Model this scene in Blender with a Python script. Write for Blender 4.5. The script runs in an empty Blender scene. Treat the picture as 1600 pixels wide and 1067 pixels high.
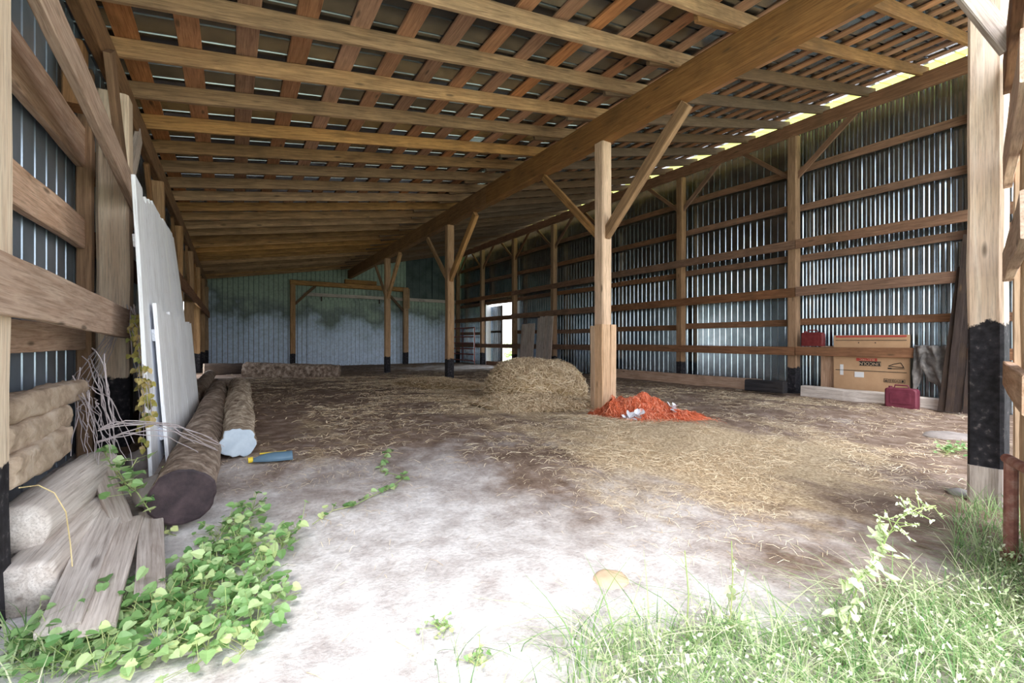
import bpy, math, random
from mathutils import Vector, Matrix, noise
random.seed(7)
S = bpy.context.scene
COL = S.collection
V = Vector

# ------------------------------------------------------------------ camera
YAW = math.radians(32.03)
CY, SY = math.cos(YAW), math.sin(YAW)
cam_d = bpy.data.cameras.new('camera'); cam_d.lens = 15.75; cam_d.sensor_width = 36
cam_d.clip_start = 0.02; cam_d.clip_end = 500
cam = bpy.data.objects.new('camera', cam_d); COL.objects.link(cam)
cam.location = (0, 0, 1.0); cam.rotation_euler = (math.pi/2, 0, -YAW)
S.camera = cam
# ------------------------------------------------------------------ light
w = bpy.data.worlds.new('sky'); S.world = w; w.use_nodes = True
nt = w.node_tree; bgn = nt.nodes['Background']
tc = nt.nodes.new('ShaderNodeTexCoord'); sx = nt.nodes.new('ShaderNodeSeparateXYZ')
cr = nt.nodes.new('ShaderNodeValToRGB')
nt.links.new(tc.outputs['Generated'], sx.inputs[0]); nt.links.new(sx.outputs['Z'], cr.inputs[0])
cr.color_ramp.elements[0].position = 0.0; cr.color_ramp.elements[0].color = (1.0, 1.0, 1.0, 1)
cr.color_ramp.elements[1].position = 0.8; cr.color_ramp.elements[1].color = (0.72, 0.84, 1.0, 1)
nt.links.new(cr.outputs[0], bgn.inputs[0]); bgn.inputs[1].default_value = 2.5
sun_d = bpy.data.lights.new('sun', 'SUN'); sun_d.energy = 2.1; sun_d.angle = math.radians(24)
sun_d.color = (1.0, 0.96, 0.88)
sun = bpy.data.objects.new('sun', sun_d); COL.objects.link(sun)
sun.rotation_euler = V((0.36, 0.55, -1.0)).to_track_quat('-Z', 'Y').to_euler()
S.view_settings.view_transform = 'Standard'; S.view_settings.look = 'None'
S.view_settings.gamma = 1; S.view_settings.use_curve_mapping = False
S.view_settings.exposure = 0.82
try:
    S.cycles.max_bounces = 12; S.cycles.diffuse_bounces = 8; S.cycles.glossy_bounces = 5
    S.cycles.use_denoising = True; S.cycles.sample_clamp_indirect = 8
except Exception: pass

# ------------------------------------------------------------------ helpers
def zcd(x, y): return SY*x + CY*y
def at(u, v, zc):                       # a photo point at a given distance -> place in the world
    dx = (u-800)/700.0
    return V((CY*dx*zc + SY*zc, -SY*dx*zc + CY*zc, 1-(v-533.5)/700.0*zc))
def atz(u, v, z=0.0): return at(u, v, 700*(1-z)/(v-533.5))
def sm(t): t = max(0., min(1., t)); return t*t*(3-2*t)
def fl0(x, y):
    a = .25*sm((4.7-y)/2.6); b = .19*sm((x-6)/4.2); c = .19*sm((y-12)/5)*sm((x)/3)
    d = .08*sm((x-3)/2)
    return -max(a, b, c, d)
def fl(x, y):
    return fl0(x, y) + .028*noise.noise(V((x*1.1, y*1.1, 0))) + .012*noise.noise(V((x*4, y*4, 3)))
def RB(x):                              # underside of the rafters
    return 3.63+.164*(x+.85) if x <= 5 else 4.59+.228*(x-5)
ORD = ['first','second','third','fourth','fifth','sixth','seventh','eighth','ninth','tenth','eleventh','twelfth',
 'thirteenth','fourteenth','fifteenth','sixteenth','seventeenth','eighteenth','nineteenth','twentieth','twenty-first',
 'twenty-second','twenty-third','twenty-fourth','twenty-fifth','twenty-sixth','twenty-seventh','twenty-eighth','twenty-ninth','thirtieth']
def tag(o, label, cat, group=None, kind=None):
    if label: o['label'] = label
    if cat: o['category'] = cat
    if group: o['group'] = group
    if kind: o['kind'] = kind
    return o
def struct(o): o['kind'] = 'structure'; return o
def mobj(name, vs, fs, mat, parent=None, smooth=False, mw=None):
    me = bpy.data.meshes.new(name); me.from_pydata([tuple(v) for v in vs], [], fs); me.update()
    if smooth: me.polygons.foreach_set('use_smooth', [True]*len(me.polygons))
    if mat: me.materials.append(mat)
    o = bpy.data.objects.new(name, me); COL.objects.link(o)
    if mw is not None: o.matrix_world = mw
    if parent is not None:
        o.parent = parent
        o.matrix_parent_inverse = parent_inv(parent)
    return o
def parent_inv(p):
    m = Matrix.LocRotScale(p.location, p.rotation_euler if p.rotation_mode != 'QUATERNION' else p.rotation_quaternion, p.scale)
    return m.inverted()
def empty(name, loc):
    o = bpy.data.objects.new(name, None); COL.objects.link(o); o.location = loc; o.empty_display_size = .1
    return o
def frame(a, b, up=V((0, 0, 1))):
    x = (V(b)-V(a)).normalized(); up = V(up)
    if abs(x.dot(up)) > .98: up = V((0, 1, 0))
    y = up.cross(x).normalized(); z = x.cross(y).normalized()
    return Matrix(((x.x, y.x, z.x, a[0]), (x.y, y.y, z.y, a[1]), (x.z, y.z, z.z, a[2]), (0, 0, 0, 1)))
def plank(name, a, b, w, h, mat, up=(0, 0, 1), parent=None, seg=.35, rough=.004, sag=0, ch=None, taper=1.0):
    """rough-sawn board from a to b; w across, h along 'up'; section centred on the a-b line"""
    a = V(a); b = V(b); L = (b-a).length; n = max(1, int(L/seg)); rd = random.Random(random.random())
    c = ch if ch is not None else min(w, h)*.10
    vs = []; fs = []
    for i in range(n+1):
        t = i/n; x = L*t; k = 1+(taper-1)*t
        hw, hh = w/2*k, h/2*k
        oy, oz = rd.uniform(-rough, rough), rd.uniform(-rough, rough)-sag*4*t*(1-t)
        for (py, pz) in ((hw, hh-c), (hw-c, hh), (-hw+c, hh), (-hw, hh-c), (-hw, -hh+c), (-hw+c, -hh), (hw-c, -hh), (hw, -hh+c)):
            vs.append((x, py+oy+rd.uniform(-rough, rough)*.5, pz+oz+rd.uniform(-rough, rough)*.5))
    for i in range(n):
        for j in range(8):
            p, q = i*8+j, i*8+(j+1) % 8
            fs.append((p, q, q+8, p+8))
    fs.append(tuple(reversed(range(8)))); fs.append(tuple(range(n*8, n*8+8)))
    fs = [tuple(reversed(f)) for f in fs]
    return mobj(name, vs, fs, mat, parent, mw=frame(a, b, up))
class MB:
    def __init__(s): s.v = []; s.f = []; s.t = []
    def box(s, c, d, m=None):
        o = len(s.v); c = V(c)
        for x in (-.5, .5):
            for y in (-.5, .5):
                for z in (-.5, .5):
                    p = V((x*d[0], y*d[1], z*d[2]))
                    if m is not None: p = m @ p
                    s.v.append(c+p)
        for f in ((0,1,3,2),(4,6,7,5),(0,4,5,1),(2,3,7,6),(0,2,6,4),(1,5,7,3)): s.f.append(tuple(o+i for i in f))
    def tube(s, pts, r, n=6, r1=None):
        pts = [V(p) for p in pts]; o = len(s.v); N = len(pts)
        for i, p in enumerate(pts):
            t = (pts[min(i+1, N-1)]-pts[max(i-1, 0)])
            if t.length < 1e-9: t = V((0, 0, 1))
            t.normalize(); u = t.cross(V((0, 0, 1)) if abs(t.z) < .9 else V((1, 0, 0))).normalized(); q = t.cross(u)
            rr = r if r1 is None else r+(r1-r)*i/max(1, N-1)
            for k in range(n):
                a = 2*math.pi*k/n; s.v.append(p+u*math.cos(a)*rr+q*math.sin(a)*rr)
        for i in range(N-1):
            for k in range(n):
                s.f.append((o+i*n+k, o+i*n+(k+1) % n, o+(i+1)*n+(k+1) % n, o+(i+1)*n+k))
        s.f.append(tuple(o+k for k in reversed(range(n)))); s.f.append(tuple(o+(N-1)*n+k for k in range(n)))
    def ribbon(s, pts, wd, side, tint=0.5):
        o = len(s.v); N = len(pts)
        for i, p in enumerate(pts):
            k = wd*(1-.85*i/(N-1)) if N > 2 else wd
            s.v.append(V(p)-side*k/2); s.v.append(V(p)+side*k/2); s.t += [tint, tint]
        for i in range(N-1): s.f.append((o+2*i, o+2*i+1, o+2*i+3, o+2*i+2))
    def leaf(s, p, d, nrm, L, W, tint=.5, heart=True):
        d = d.normalized(); sd = d.cross(nrm).normalized(); nn = sd.cross(d).normalized(); o = len(s.v)
        pr = [(0, 0, 0), (-.08, .28, .04), (.15, .5, .10), (.5, .42, .10), (.8, .2, .05), (1, 0, -.06)] if heart else \
             [(0, 0, 0), (.15, .2, .03), (.35, .45, .08), (.6, .42, .08), (.85, .2, .03), (1, 0, -.05)]
        mid = [(x, 0, 0 if i < 5 else -.06) for i, (x, y, z) in enumerate(pr)]
        for (x, y, z) in pr: s.v.append(p+d*x*L+sd*y*W+nn*z*W); s.t.append(tint)
        for (x, y, z) in pr[1:5]: s.v.append(p+d*x*L-sd*y*W+nn*z*W); s.t.append(tint)
        for x in (.3, .6): s.v.append(p+d*x*L-nn*.04*W); s.t.append(tint)
        a, b = o+10, o+11
        s.f += [(o, o+1, o+2, a), (a, o+2, o+3, b), (b, o+3, o+4, o+5), (o, a, o+7, o+6), (a, b, o+8, o+7), (b, o+5, o+9, o+8)]
    def build(s, name, mat, parent=None, smooth=False):
        o = mobj(name, s.v, s.f, mat, parent, smooth)
        if len(s.t) == len(s.v):
            at_ = o.data.attributes.new('tint', 'FLOAT', 'POINT'); at_.data.foreach_set('value', s.t)
        return o

# ------------------------------------------------------------------ materials
def nmat(name):
    m = bpy.data.materials.new(name); m.use_nodes = True; n = m.node_tree.nodes; l = m.node_tree.links
    return m, n, l, n['Principled BSDF']
def N(n, t, **k):
    x = n.new(t)
    for a, b in k.items():
        if a.startswith('i_'): x.inputs[a[2:].replace('_', ' ')].default_value = b
        else: setattr(x, a, b)
    return x
def ramp(n, l, src, stops):
    r = n.new('ShaderNodeValToRGB'); e = r.color_ramp.elements
    while len(e) > 1: e.remove(e[-1])
    e[0].position = stops[0][0]; e[0].color = (*stops[0][1], 1)
    for p, c in stops[1:]:
        q = e.new(p); q.color = (*c, 1)
    l.new(src, r.inputs[0]); return r
def mix(n, l, fac, a, b, mode='MIX'):
    m = n.new('ShaderNodeMix'); m.data_type = 'RGBA'; m.blend_type = mode
    for s, x in ((m.inputs[0], fac), (m.inputs[6], a), (m.inputs[7], b)):
        if hasattr(x, 'links') or hasattr(x, 'is_output'): l.new(x, s)
        elif isinstance(x, (tuple, list)): s.default_value = (*x, 1)
        else: s.default_value = x
    return m.outputs[2]
def math_(n, l, op, a, b=0.0, cl=False):
    m = n.new('ShaderNodeMath'); m.operation = op; m.use_clamp = cl
    for s, x in ((m.inputs[0], a), (m.inputs[1], b)):
        if hasattr(x, 'is_output'): l.new(x, s)
        else: s.default_value = x
    return m.outputs[0]
def wood(name, ca, cb, tar=None, stain=(.10, .065, .04), stain_amt=.35, rough=.8, var=.35, knot=True, white=None, gs=1.0):
    m, n, l, P = nmat(name)
    tcn = n.new('ShaderNodeTexCoord'); oi = n.new('ShaderNodeObjectInfo')
    off = N(n, 'ShaderNodeVectorMath', operation='SCALE'); cmb = n.new('ShaderNodeCombineXYZ')
    for k in range(3): l.new(oi.outputs['Random'], cmb.inputs[k])
    l.new(cmb.outputs[0], off.inputs[0]); off.inputs[3].default_value = 61.0
    add = N(n, 'ShaderNodeVectorMath', operation='ADD'); l.new(tcn.outputs['Object'], add.inputs[0]); l.new(off.outputs[0], add.inputs[1])
    mp = n.new('ShaderNodeMapping'); mp.inputs['Scale'].default_value = (.9*gs, 14*gs, 14*gs); l.new(add.outputs[0], mp.inputs[0])
    g = N(n, 'ShaderNodeTexNoise', i_Scale=2.2, i_Detail=6.0, i_Roughness=.65, i_Distortion=.9); l.new(mp.outputs[0], g.inputs[0])
    r = ramp(n, l, g.outputs[0], [(.30, cb), (.50, tuple((x+y)/2 for x, y in zip(ca, cb))), (.68, ca)])
    st = N(n, 'ShaderNodeTexNoise', i_Scale=1.7, i_Detail=4.0, i_Roughness=.6); l.new(add.outputs[0], st.inputs[0])
    sr = ramp(n, l, st.outputs[0], [(.45, (0, 0, 0)), (.75, (1, 1, 1))])
    c = mix(n, l, math_(n, l, 'MULTIPLY', sr.outputs[0], stain_amt), r.outputs[0], stain)
    if knot:
        mk = n.new('ShaderNodeMapping'); mk.inputs['Scale'].default_value = (1.6, 6, 6); l.new(add.outputs[0], mk.inputs[0])
        vo = N(n, 'ShaderNodeTexVoronoi', i_Scale=1.0); l.new(mk.outputs[0], vo.inputs[0])
        kr = ramp(n, l, vo.outputs[0], [(.06, (1, 1, 1)), (.13, (0, 0, 0))])
        c = mix(n, l, math_(n, l, 'MULTIPLY', kr.outputs[0], .75), c, stain)
    if white:
        wn = N(n, 'ShaderNodeTexNoise', i_Scale=3.0, i_Detail=7.0, i_Roughness=.7, i_Distortion=.4); l.new(mp.outputs[0], wn.inputs[0])
        wr = ramp(n, l, wn.outputs[0], [(white[1], (0, 0, 0)), (white[1]+.12, (1, 1, 1))])
        c = mix(n, l, wr.outputs[0], c, white[0])
    mf = n.new('ShaderNodeMapping'); mf.inputs['Scale'].default_value = (2.5, 70, 70); l.new(add.outputs[0], mf.inputs[0])
    gf = N(n, 'ShaderNodeTexNoise', i_Scale=1.5, i_Detail=4.0, i_Roughness=.7); l.new(mf.outputs[0], gf.inputs[0])
    fr_ = ramp(n, l, gf.outputs[0], [(.32, (.55, .52, .50)), (.5, (1, 1, 1)), (.7, (1.12, 1.12, 1.12))])
    c = mix(n, l, .75, c, fr_.outputs[0], 'MULTIPLY')
    hs = n.new('ShaderNodeHueSaturation')
    l.new(math_(n, l, 'ADD', math_(n, l, 'MULTIPLY', oi.outputs['Random'], var), 1-var/2), hs.inputs['Value'])
    rr = math_(n, l, 'FRACT', math_(n, l, 'MULTIPLY', oi.outputs['Random'], 17.3))
    l.new(math_(n, l, 'ADD', math_(n, l, 'MULTIPLY', rr, .30), .85), hs.inputs['Saturation'])
    l.new(c, hs.inputs['Color']); c = hs.outputs[0]
    if tar is not None:
        sp = n.new('ShaderNodeSeparateXYZ'); l.new(tcn.outputs['Object'], sp.inputs[0])
        tn = N(n, 'ShaderNodeTexNoise', i_Scale=9.0, i_Detail=5.0, i_Roughness=.7); l.new(add.outputs[0], tn.inputs[0])
        edge = math_(n, l, 'ADD', sp.outputs['X'], math_(n, l, 'MULTIPLY', tn.outputs[0], .22))
        fac = ramp(n, l, math_(n, l, 'SUBTRACT', edge, tar+.11-.5), [(.495, (1, 1, 1)), (.512, (0, 0, 0))])
        ws = N(n, 'ShaderNodeTexNoise', i_Scale=22.0, i_Detail=4.0); l.new(add.outputs[0], ws.inputs[0])
        tcol = ramp(n, l, ws.outputs[0], [(.35, (.012, .011, .014)), (.62, (.03, .028, .034)), (.75, (.16, .14, .14))])
        c = mix(n, l, fac.outputs[0], c, tcol.outputs[0])
    l.new(c, P.inputs['Base Color']); P.inputs['Roughness'].default_value = rough
    P.inputs['Specular IOR Level'].default_value = .25
    bp = N(n, 'ShaderNodeBump', i_Strength=.35, i_Distance=.01); l.new(g.outputs[0], bp.inputs['Height']); l.new(bp.outputs[0], P.inputs['Normal'])
    return m
def noisy(name, stops, scale=5., rough=.85, bump=.4, bd=.01, metal=0., detail=6., spec=.3):
    m, n, l, P = nmat(name); tcn = n.new('ShaderNodeTexCoord')
    g = N(n, 'ShaderNodeTexNoise', i_Scale=scale, i_Detail=detail, i_Roughness=.65); l.new(tcn.outputs['Object'], g.inputs[0])
    r = ramp(n, l, g.outputs[0], stops); l.new(r.outputs[0], P.inputs['Base Color'])
    P.inputs['Roughness'].default_value = rough; P.inputs['Metallic'].default_value = metal; P.inputs['Specular IOR Level'].default_value = spec
    bp = N(n, 'ShaderNodeBump', i_Strength=bump, i_Distance=bd); l.new(g.outputs[0], bp.inputs['Height']); l.new(bp.outputs[0], P.inputs['Normal'])
    return m
def tinted(name, stops, rough=.6, transl=.0, tcol=(.4, .6, .1)):
    m, n, l, P = nmat(name); a = N(n, 'ShaderNodeAttribute', attribute_name='tint')
    r = ramp(n, l, a.outputs['Fac'], stops); l.new(r.outputs[0], P.inputs['Base Color']); P.inputs['Roughness'].default_value = rough
    if transl > 0:
        t = n.new('ShaderNodeBsdfTranslucent'); l.new(r.outputs[0], t.inputs[0]); ms = n.new('ShaderNodeMixShader')
        ms.inputs[0].default_value = transl; l.new(P.outputs[0], ms.inputs[1]); l.new(t.outputs[0], ms.inputs[2])
        l.new(ms.outputs[0], n['Material Output'].inputs[0])
    return m
M = {}
M['rafter'] = wood('rafter_wood', (.56, .325, .155), (.22, .125, .065), stain_amt=.5, var=.6)
M['rafterd'] = wood('shaded_rafter_wood', (.22, .14, .09), (.10, .065, .045), stain_amt=.5)  # darkened copy of the rafter wood, backlit shade put into the colour
M['board'] = wood('roof_board_wood', (.56, .29, .16), (.30, .14, .075), stain_amt=.4, var=.5)
M['beam'] = wood('beam_wood', (.36, .20, .10), (.19, .10, .05), stain_amt=.5)
M['post'] = wood('post_wood', (.52, .33, .19), (.30, .175, .095), tar=.66, stain_amt=.25, gs=.7, var=.2)
M['wpost'] = wood('brown_wall_post_wood', (.40, .26, .17), (.22, .135, .085), tar=.66, stain_amt=.35, gs=.7, var=.3)
M['postclean'] = wood('plain_post_wood', (.74, .53, .37), (.48, .31, .20), stain_amt=.25, gs=.7)
M['postfront'] = wood('pale_post_wood', (.90, .75, .62), (.72, .52, .38), tar=1.12, stain_amt=.15, gs=.6, var=.05)
M['postleft'] = wood('pale_left_post_wood', (.86, .72, .56), (.66, .48, .34), tar=.72, stain_amt=.15, gs=.6, var=.05)
M['rail'] = wood('rail_wood', (.33, .18, .11), (.16, .08, .05), stain_amt=.5)
M['railp'] = wood('pale_rail_wood', (.72, .52, .40), (.44, .27, .18), stain_amt=.3)
M['grey'] = wood('weathered_grey_wood', (.68, .60, .55), (.38, .31, .27), stain=(.16, .12, .10), stain_amt=.45, var=.2)
M['greyd'] = wood('weathered_dark_wood', (.055, .04, .036), (.022, .016, .015), stain_amt=.5)
M['black'] = wood('tarred_wood', (.035, .033, .038), (.012, .011, .013), stain_amt=.2, knot=False)
M['white'] = wood('whitewashed_wood', (.45, .42, .42), (.22, .2, .2), white=((.93, .95, 1.0), .28), stain_amt=.3, var=.12, knot=False)
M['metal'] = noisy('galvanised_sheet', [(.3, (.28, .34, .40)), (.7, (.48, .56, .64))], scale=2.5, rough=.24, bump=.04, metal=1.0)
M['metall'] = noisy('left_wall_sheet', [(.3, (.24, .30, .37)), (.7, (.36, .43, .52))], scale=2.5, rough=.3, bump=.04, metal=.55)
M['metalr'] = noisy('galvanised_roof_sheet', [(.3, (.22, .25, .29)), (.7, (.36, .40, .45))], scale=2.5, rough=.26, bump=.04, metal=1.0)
M['metalw'] = noisy('bright_sheet', [(.3, (.85, .85, .88)), (.7, (.92, .92, .95))], scale=2.5, rough=.4, bump=.05)
M['dark'] = noisy('dark_sheet', [(.3, (.03, .05, .05)), (.7, (.09, .12, .12))], scale=1.5, rough=.4, bump=.1)
M['bark'] = noisy('bark', [(.32, (.08, .055, .04)), (.5, (.27, .20, .155)), (.66, (.50, .41, .34))], scale=11, bump=.9, bd=.03)
M['barkw'] = noisy('hay_covered_bark', [(.3, (.14, .09, .06)), (.5, (.46, .36, .27)), (.65, (.78, .68, .55))], scale=13, bump=1., bd=.05)
M['mudlog'] = noisy('mud_caked_timber', [(.3, (.24, .17, .12)), (.5, (.48, .37, .28)), (.7, (.64, .54, .45))], scale=5, bump=.9, bd=.03)
M['hewn'] = wood('hewn_grey_log', (.82, .75, .70), (.52, .44, .39), stain=(.22, .16, .13), stain_amt=.4, gs=.6, var=.1)
M['cutdark'] = noisy('tarred_log_end', [(.35, (.022, .014, .018)), (.7, (.07, .045, .05))], scale=9, rough=.6)
M['cutblue'] = noisy('painted_log_end', [(.35, (.42, .50, .60)), (.7, (.55, .63, .72))], scale=9, rough=.6)
M['stone'] = noisy('stone', [(.3, (.22, .19, .18)), (.7, (.38, .33, .31))], scale=6)
M['tan'] = noisy('tan_stone', [(.3, (.48, .34, .22)), (.7, (.66, .50, .35))], scale=6)
M['rust'] = noisy('rusty_pipe', [(.3, (.16, .06, .05)), (.5, (.28, .12, .09)), (.7, (.42, .26, .22))], scale=14, rough=.7)
M['redgate'] = noisy('red_gate_paint', [(.3, (.16, .035, .03)), (.7, (.30, .07, .06))], scale=10, rough=.5)
M['redcan'] = noisy('faded_red_paint', [(.3, (.11, .02, .035)), (.7, (.19, .04, .065))], scale=6, rough=.45, bump=.1)
M['redcan2'] = noisy('dusty_red_paint', [(.3, (.12, .015, .018)), (.7, (.22, .04, .04))], scale=8, rough=.5, bump=.1)
M['card'] = noisy('cardboard', [(.3, (.46, .28, .16)), (.7, (.58, .37, .22))], scale=2, rough=.9, bump=.05)
M['ink'] = noisy('black_ink', [(.3, (.02, .02, .02)), (.7, (.03, .03, .03))])
M['inkred'] = noisy('red_ink', [(.3, (.45, .06, .05)), (.7, (.5, .09, .07))])
M['inkpale'] = noisy('cardboard_pale', [(.3, (.58, .42, .28)), (.7, (.62, .45, .3))])
M['paper'] = noisy('paper', [(.3, (.7, .7, .72)), (.7, (.78, .78, .8))])
M['tarp'] = noisy('dusty_tarp', [(.35, (.08, .075, .075)), (.6, (.22, .20, .19)), (.75, (.42, .39, .37))], scale=6, rough=.5, bump=.8, bd=.02)
M['blue'] = noisy('blue_grey_plastic', [(.3, (.09, .16, .23)), (.7, (.14, .23, .32))], scale=3, rough=.4, bump=.05)
M['yellow'] = noisy('yellow_plastic', [(.3, (.75, .52, .03)), (.7, (.8, .6, .05))], rough=.4, bump=0)
M['net'] = tinted('orange_twine', [(0, (.62, .12, .04)), (.5, (.95, .27, .12)), (1, (1.0, .52, .36))], .5, .15)
M['netwhite'] = noisy('white_wrap', [(.3, (.6, .6, .66)), (.7, (.8, .8, .85))], scale=14, rough=.5)
M['hay'] = tinted('hay_straw', [(0, (.32, .21, .12)), (.5, (.66, .50, .32)), (1, (.95, .81, .60))], .7)
M['haym'] = noisy('hay_mound', [(.3, (.14, .09, .045)), (.5, (.36, .25, .13)), (.7, (.60, .46, .27))], scale=16, bump=1., bd=.04)
M['leaf'] = tinted('vine_leaf', [(0, (.12, .27, .08)), (.45, (.28, .46, .17)), (.8, (.52, .68, .34)), (1, (.74, .78, .32))], .45, .35)
M['grass'] = tinted('grass_blade', [(0, (.08, .20, .06)), (.35, (.24, .40, .14)), (.7, (.62, .72, .40)), (1, (.92, .86, .66))], .5, .35)
M['weed'] = tinted('pale_weed', [(0, (.40, .56, .24)), (.5, (.72, .80, .50)), (1, (.92, .92, .76))], .5, .35)
M['dryleaf'] = tinted('dry_leaf', [(0, (.20, .24, .06)), (.5, (.45, .38, .10)), (1, (.60, .46, .22))], .7, .2)
M['stem'] = noisy('green_stem', [(.3, (.22, .34, .10)), (.7, (.42, .42, .2))], bump=.1)
M['root'] = noisy('root', [(.3, (.6, .45, .2)), (.7, (.75, .6, .35))], bump=.1)
M['drystem'] = noisy('dry_stem', [(.3, (.34, .29, .30)), (.7, (.56, .50, .52))], bump=.1)
# translucent eave strip, added as stand-in for the bright yellow gap above the plate
m, n, l, P = nmat('yellow_translucent_sheet'); t = n.new('ShaderNodeBsdfTranslucent'); t.inputs[0].default_value = (.42, .42, .10, 1)
P.inputs['Base Color'].default_value = (.5, .48, .15, 1); ms = n.new('ShaderNodeMixShader'); ms.inputs[0].default_value = .75
l.new(P.outputs[0], ms.inputs[1]); l.new(t.outputs[0], ms.inputs[2]); l.new(ms.outputs[0], n['Material Output'].inputs[0]); M['eave'] = m
# back wall paint
def paintwall():
    m, n, l, P = nmat('blue_grey_painted_boards'); tcn = n.new('ShaderNodeTexCoord'); sp = n.new('ShaderNodeSeparateXYZ'); l.new(tcn.outputs['Object'], sp.inputs[0])
    g = N(n, 'ShaderNodeTexNoise', i_Scale=.55, i_Detail=5.0, i_Roughness=.6); l.new(tcn.outputs['Object'], g.inputs[0])
    f = N(n, 'ShaderNodeTexNoise', i_Scale=9.0, i_Detail=6.0, i_Roughness=.7); l.new(tcn.outputs['Object'], f.inputs[0])
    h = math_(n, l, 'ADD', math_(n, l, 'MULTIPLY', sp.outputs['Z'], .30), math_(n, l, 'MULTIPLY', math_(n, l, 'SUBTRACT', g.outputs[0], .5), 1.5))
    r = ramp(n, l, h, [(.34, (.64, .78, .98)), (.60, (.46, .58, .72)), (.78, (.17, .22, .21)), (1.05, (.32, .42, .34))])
    fr = ramp(n, l, f.outputs[0], [(.35, (.55, .55, .55)), (.6, (1, 1, 1))])
    l.new(mix(n, l, .6, r.outputs[0], fr.outputs[0], 'MULTIPLY'), P.inputs['Base Color']); P.inputs['Roughness'].default_value = .6
    return m
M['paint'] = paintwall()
def floormat():
    m, n, l, P = nmat('dusty_earth_floor'); tcn = n.new('ShaderNodeTexCoord')
    d = N(n, 'ShaderNodeAttribute', attribute_name='dust'); s = N(n, 'ShaderNodeAttribute', attribute_name='straw')  # dust attribute holds real pale dust and painted daylight together
    def ns(sc, de=6., ro=.65, st=None):
        x = N(n, 'ShaderNodeTexNoise', i_Scale=sc, i_Detail=de, i_Roughness=ro)
        if st:
            mp = n.new('ShaderNodeMapping'); mp.inputs['Scale'].default_value = st; mp.inputs['Rotation'].default_value = (0, 0, .5)
            l.new(tcn.outputs['Object'], mp.inputs[0]); l.new(mp.outputs[0], x.inputs[0])
        else: l.new(tcn.outputs['Object'], x.inputs[0])
        return x.outputs[0]
    a, b, c, e = ns(1.1), ns(5), ns(38, 4.), ns(2.0, 5., .6, (1, .45, 1))
    earth = ramp(n, l, b, [(.3, (.13, .085, .06)), (.5, (.22, .155, .12)), (.7, (.36, .28, .235))])
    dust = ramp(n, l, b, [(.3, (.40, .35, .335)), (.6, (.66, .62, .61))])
    straw = ramp(n, l, c, [(.3, (.26, .18, .11)), (.5, (.50, .38, .24)), (.7, (.72, .59, .42))])
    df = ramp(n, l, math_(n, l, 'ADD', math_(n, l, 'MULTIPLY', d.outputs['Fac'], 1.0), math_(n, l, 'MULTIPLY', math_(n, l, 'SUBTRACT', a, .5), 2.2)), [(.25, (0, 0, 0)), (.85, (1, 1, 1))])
    sf = ramp(n, l, math_(n, l, 'ADD', s.outputs['Fac'], math_(n, l, 'MULTIPLY', math_(n, l, 'SUBTRACT', e, .5), 2.0)), [(.35, (0, 0, 0)), (.75, (1, 1, 1))])
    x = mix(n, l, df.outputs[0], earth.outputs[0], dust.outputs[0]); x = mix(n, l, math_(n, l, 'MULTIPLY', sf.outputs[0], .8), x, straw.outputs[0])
    sp = ramp(n, l, c, [(.28, (.72, .72, .72)), (.5, (1, 1, 1)), (.72, (1.15, 1.15, 1.15))])
    x = mix(n, l, .8, x, sp.outputs[0], 'MULTIPLY')
    l.new(x, P.inputs['Base Color']); P.inputs['Roughness'].default_value = .95; P.inputs['Specular IOR Level'].default_value = .1
    bp = N(n, 'ShaderNodeBump', i_Strength=.7, i_Distance=.02); l.new(math_(n, l, 'ADD', b, math_(n, l, 'MULTIPLY', c, .5)), bp.inputs['Height']); l.new(bp.outputs[0], P.inputs['Normal'])
    return m
M['floor'] = floormat()
M['field'] = noisy('pale_field', [(.3, (.55, .60, .34)), (.7, (.78, .78, .60))], scale=.6, bump=.2)

# ------------------------------------------------------------------ floor and ground
def gauss(x, y, cx, cy, rx, ry, rot=0):
    dx, dy = x-cx, y-cy; c, s_ = math.cos(rot), math.sin(rot); a = (dx*c+dy*s_)/rx; b = (-dx*s_+dy*c)/ry
    return math.exp(-(a*a+b*b))
def dust_light(x, y):  # pale dust plus daylight brightness near opening and doorway, put into the colour
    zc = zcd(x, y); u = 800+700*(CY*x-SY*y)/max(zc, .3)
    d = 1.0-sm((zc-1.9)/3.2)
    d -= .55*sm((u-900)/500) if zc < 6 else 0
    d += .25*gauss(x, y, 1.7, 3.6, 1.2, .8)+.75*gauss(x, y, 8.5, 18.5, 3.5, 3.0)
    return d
def strawm(x, y):
    s_ = .95*gauss(x, y, 4.4, 6.4, 1.9, 1.6) + .85*gauss(x, y, 4.2, 3.7, 1.5, 1.0, -.4) + .6*gauss(x, y, 4.2, 10, 1.6, 2.2)
    s_ += .75*gauss(x, y, 4.9, 2.6, 1.8, .9, -.4) + .55*gauss(x, y, 3.4, 2.2, .9, .8) + .45*gauss(x, y, .7, 5.2, .7, 1.6) + .35*gauss(x, y, 9, 4.5, 2, 2) + .18*gauss(x, y, 2, 14, 4, 5)
    return min(1, s_)*sm((zcd(x, y)-1.6)/1.2)
xs = []; x = -1.4
while x < 11.31: xs.append(x); x += .09 if x < 6.5 else .16
ys = []; y = -2.0
while y < 23.75: ys.append(y); y += .09 if y < 9 else .22
vs = [(x, y, fl(x, y)) for y in ys for x in xs]; W = len(xs)
fs = [(j*W+i, j*W+i+1, (j+1)*W+i+1, (j+1)*W+i) for j in range(len(ys)-1) for i in range(W-1)]
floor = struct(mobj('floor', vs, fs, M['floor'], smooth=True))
a = floor.data.attributes.new('dust', 'FLOAT', 'POINT'); a.data.foreach_set('value', [dust_light(v[0], v[1]) for v in vs])
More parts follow.
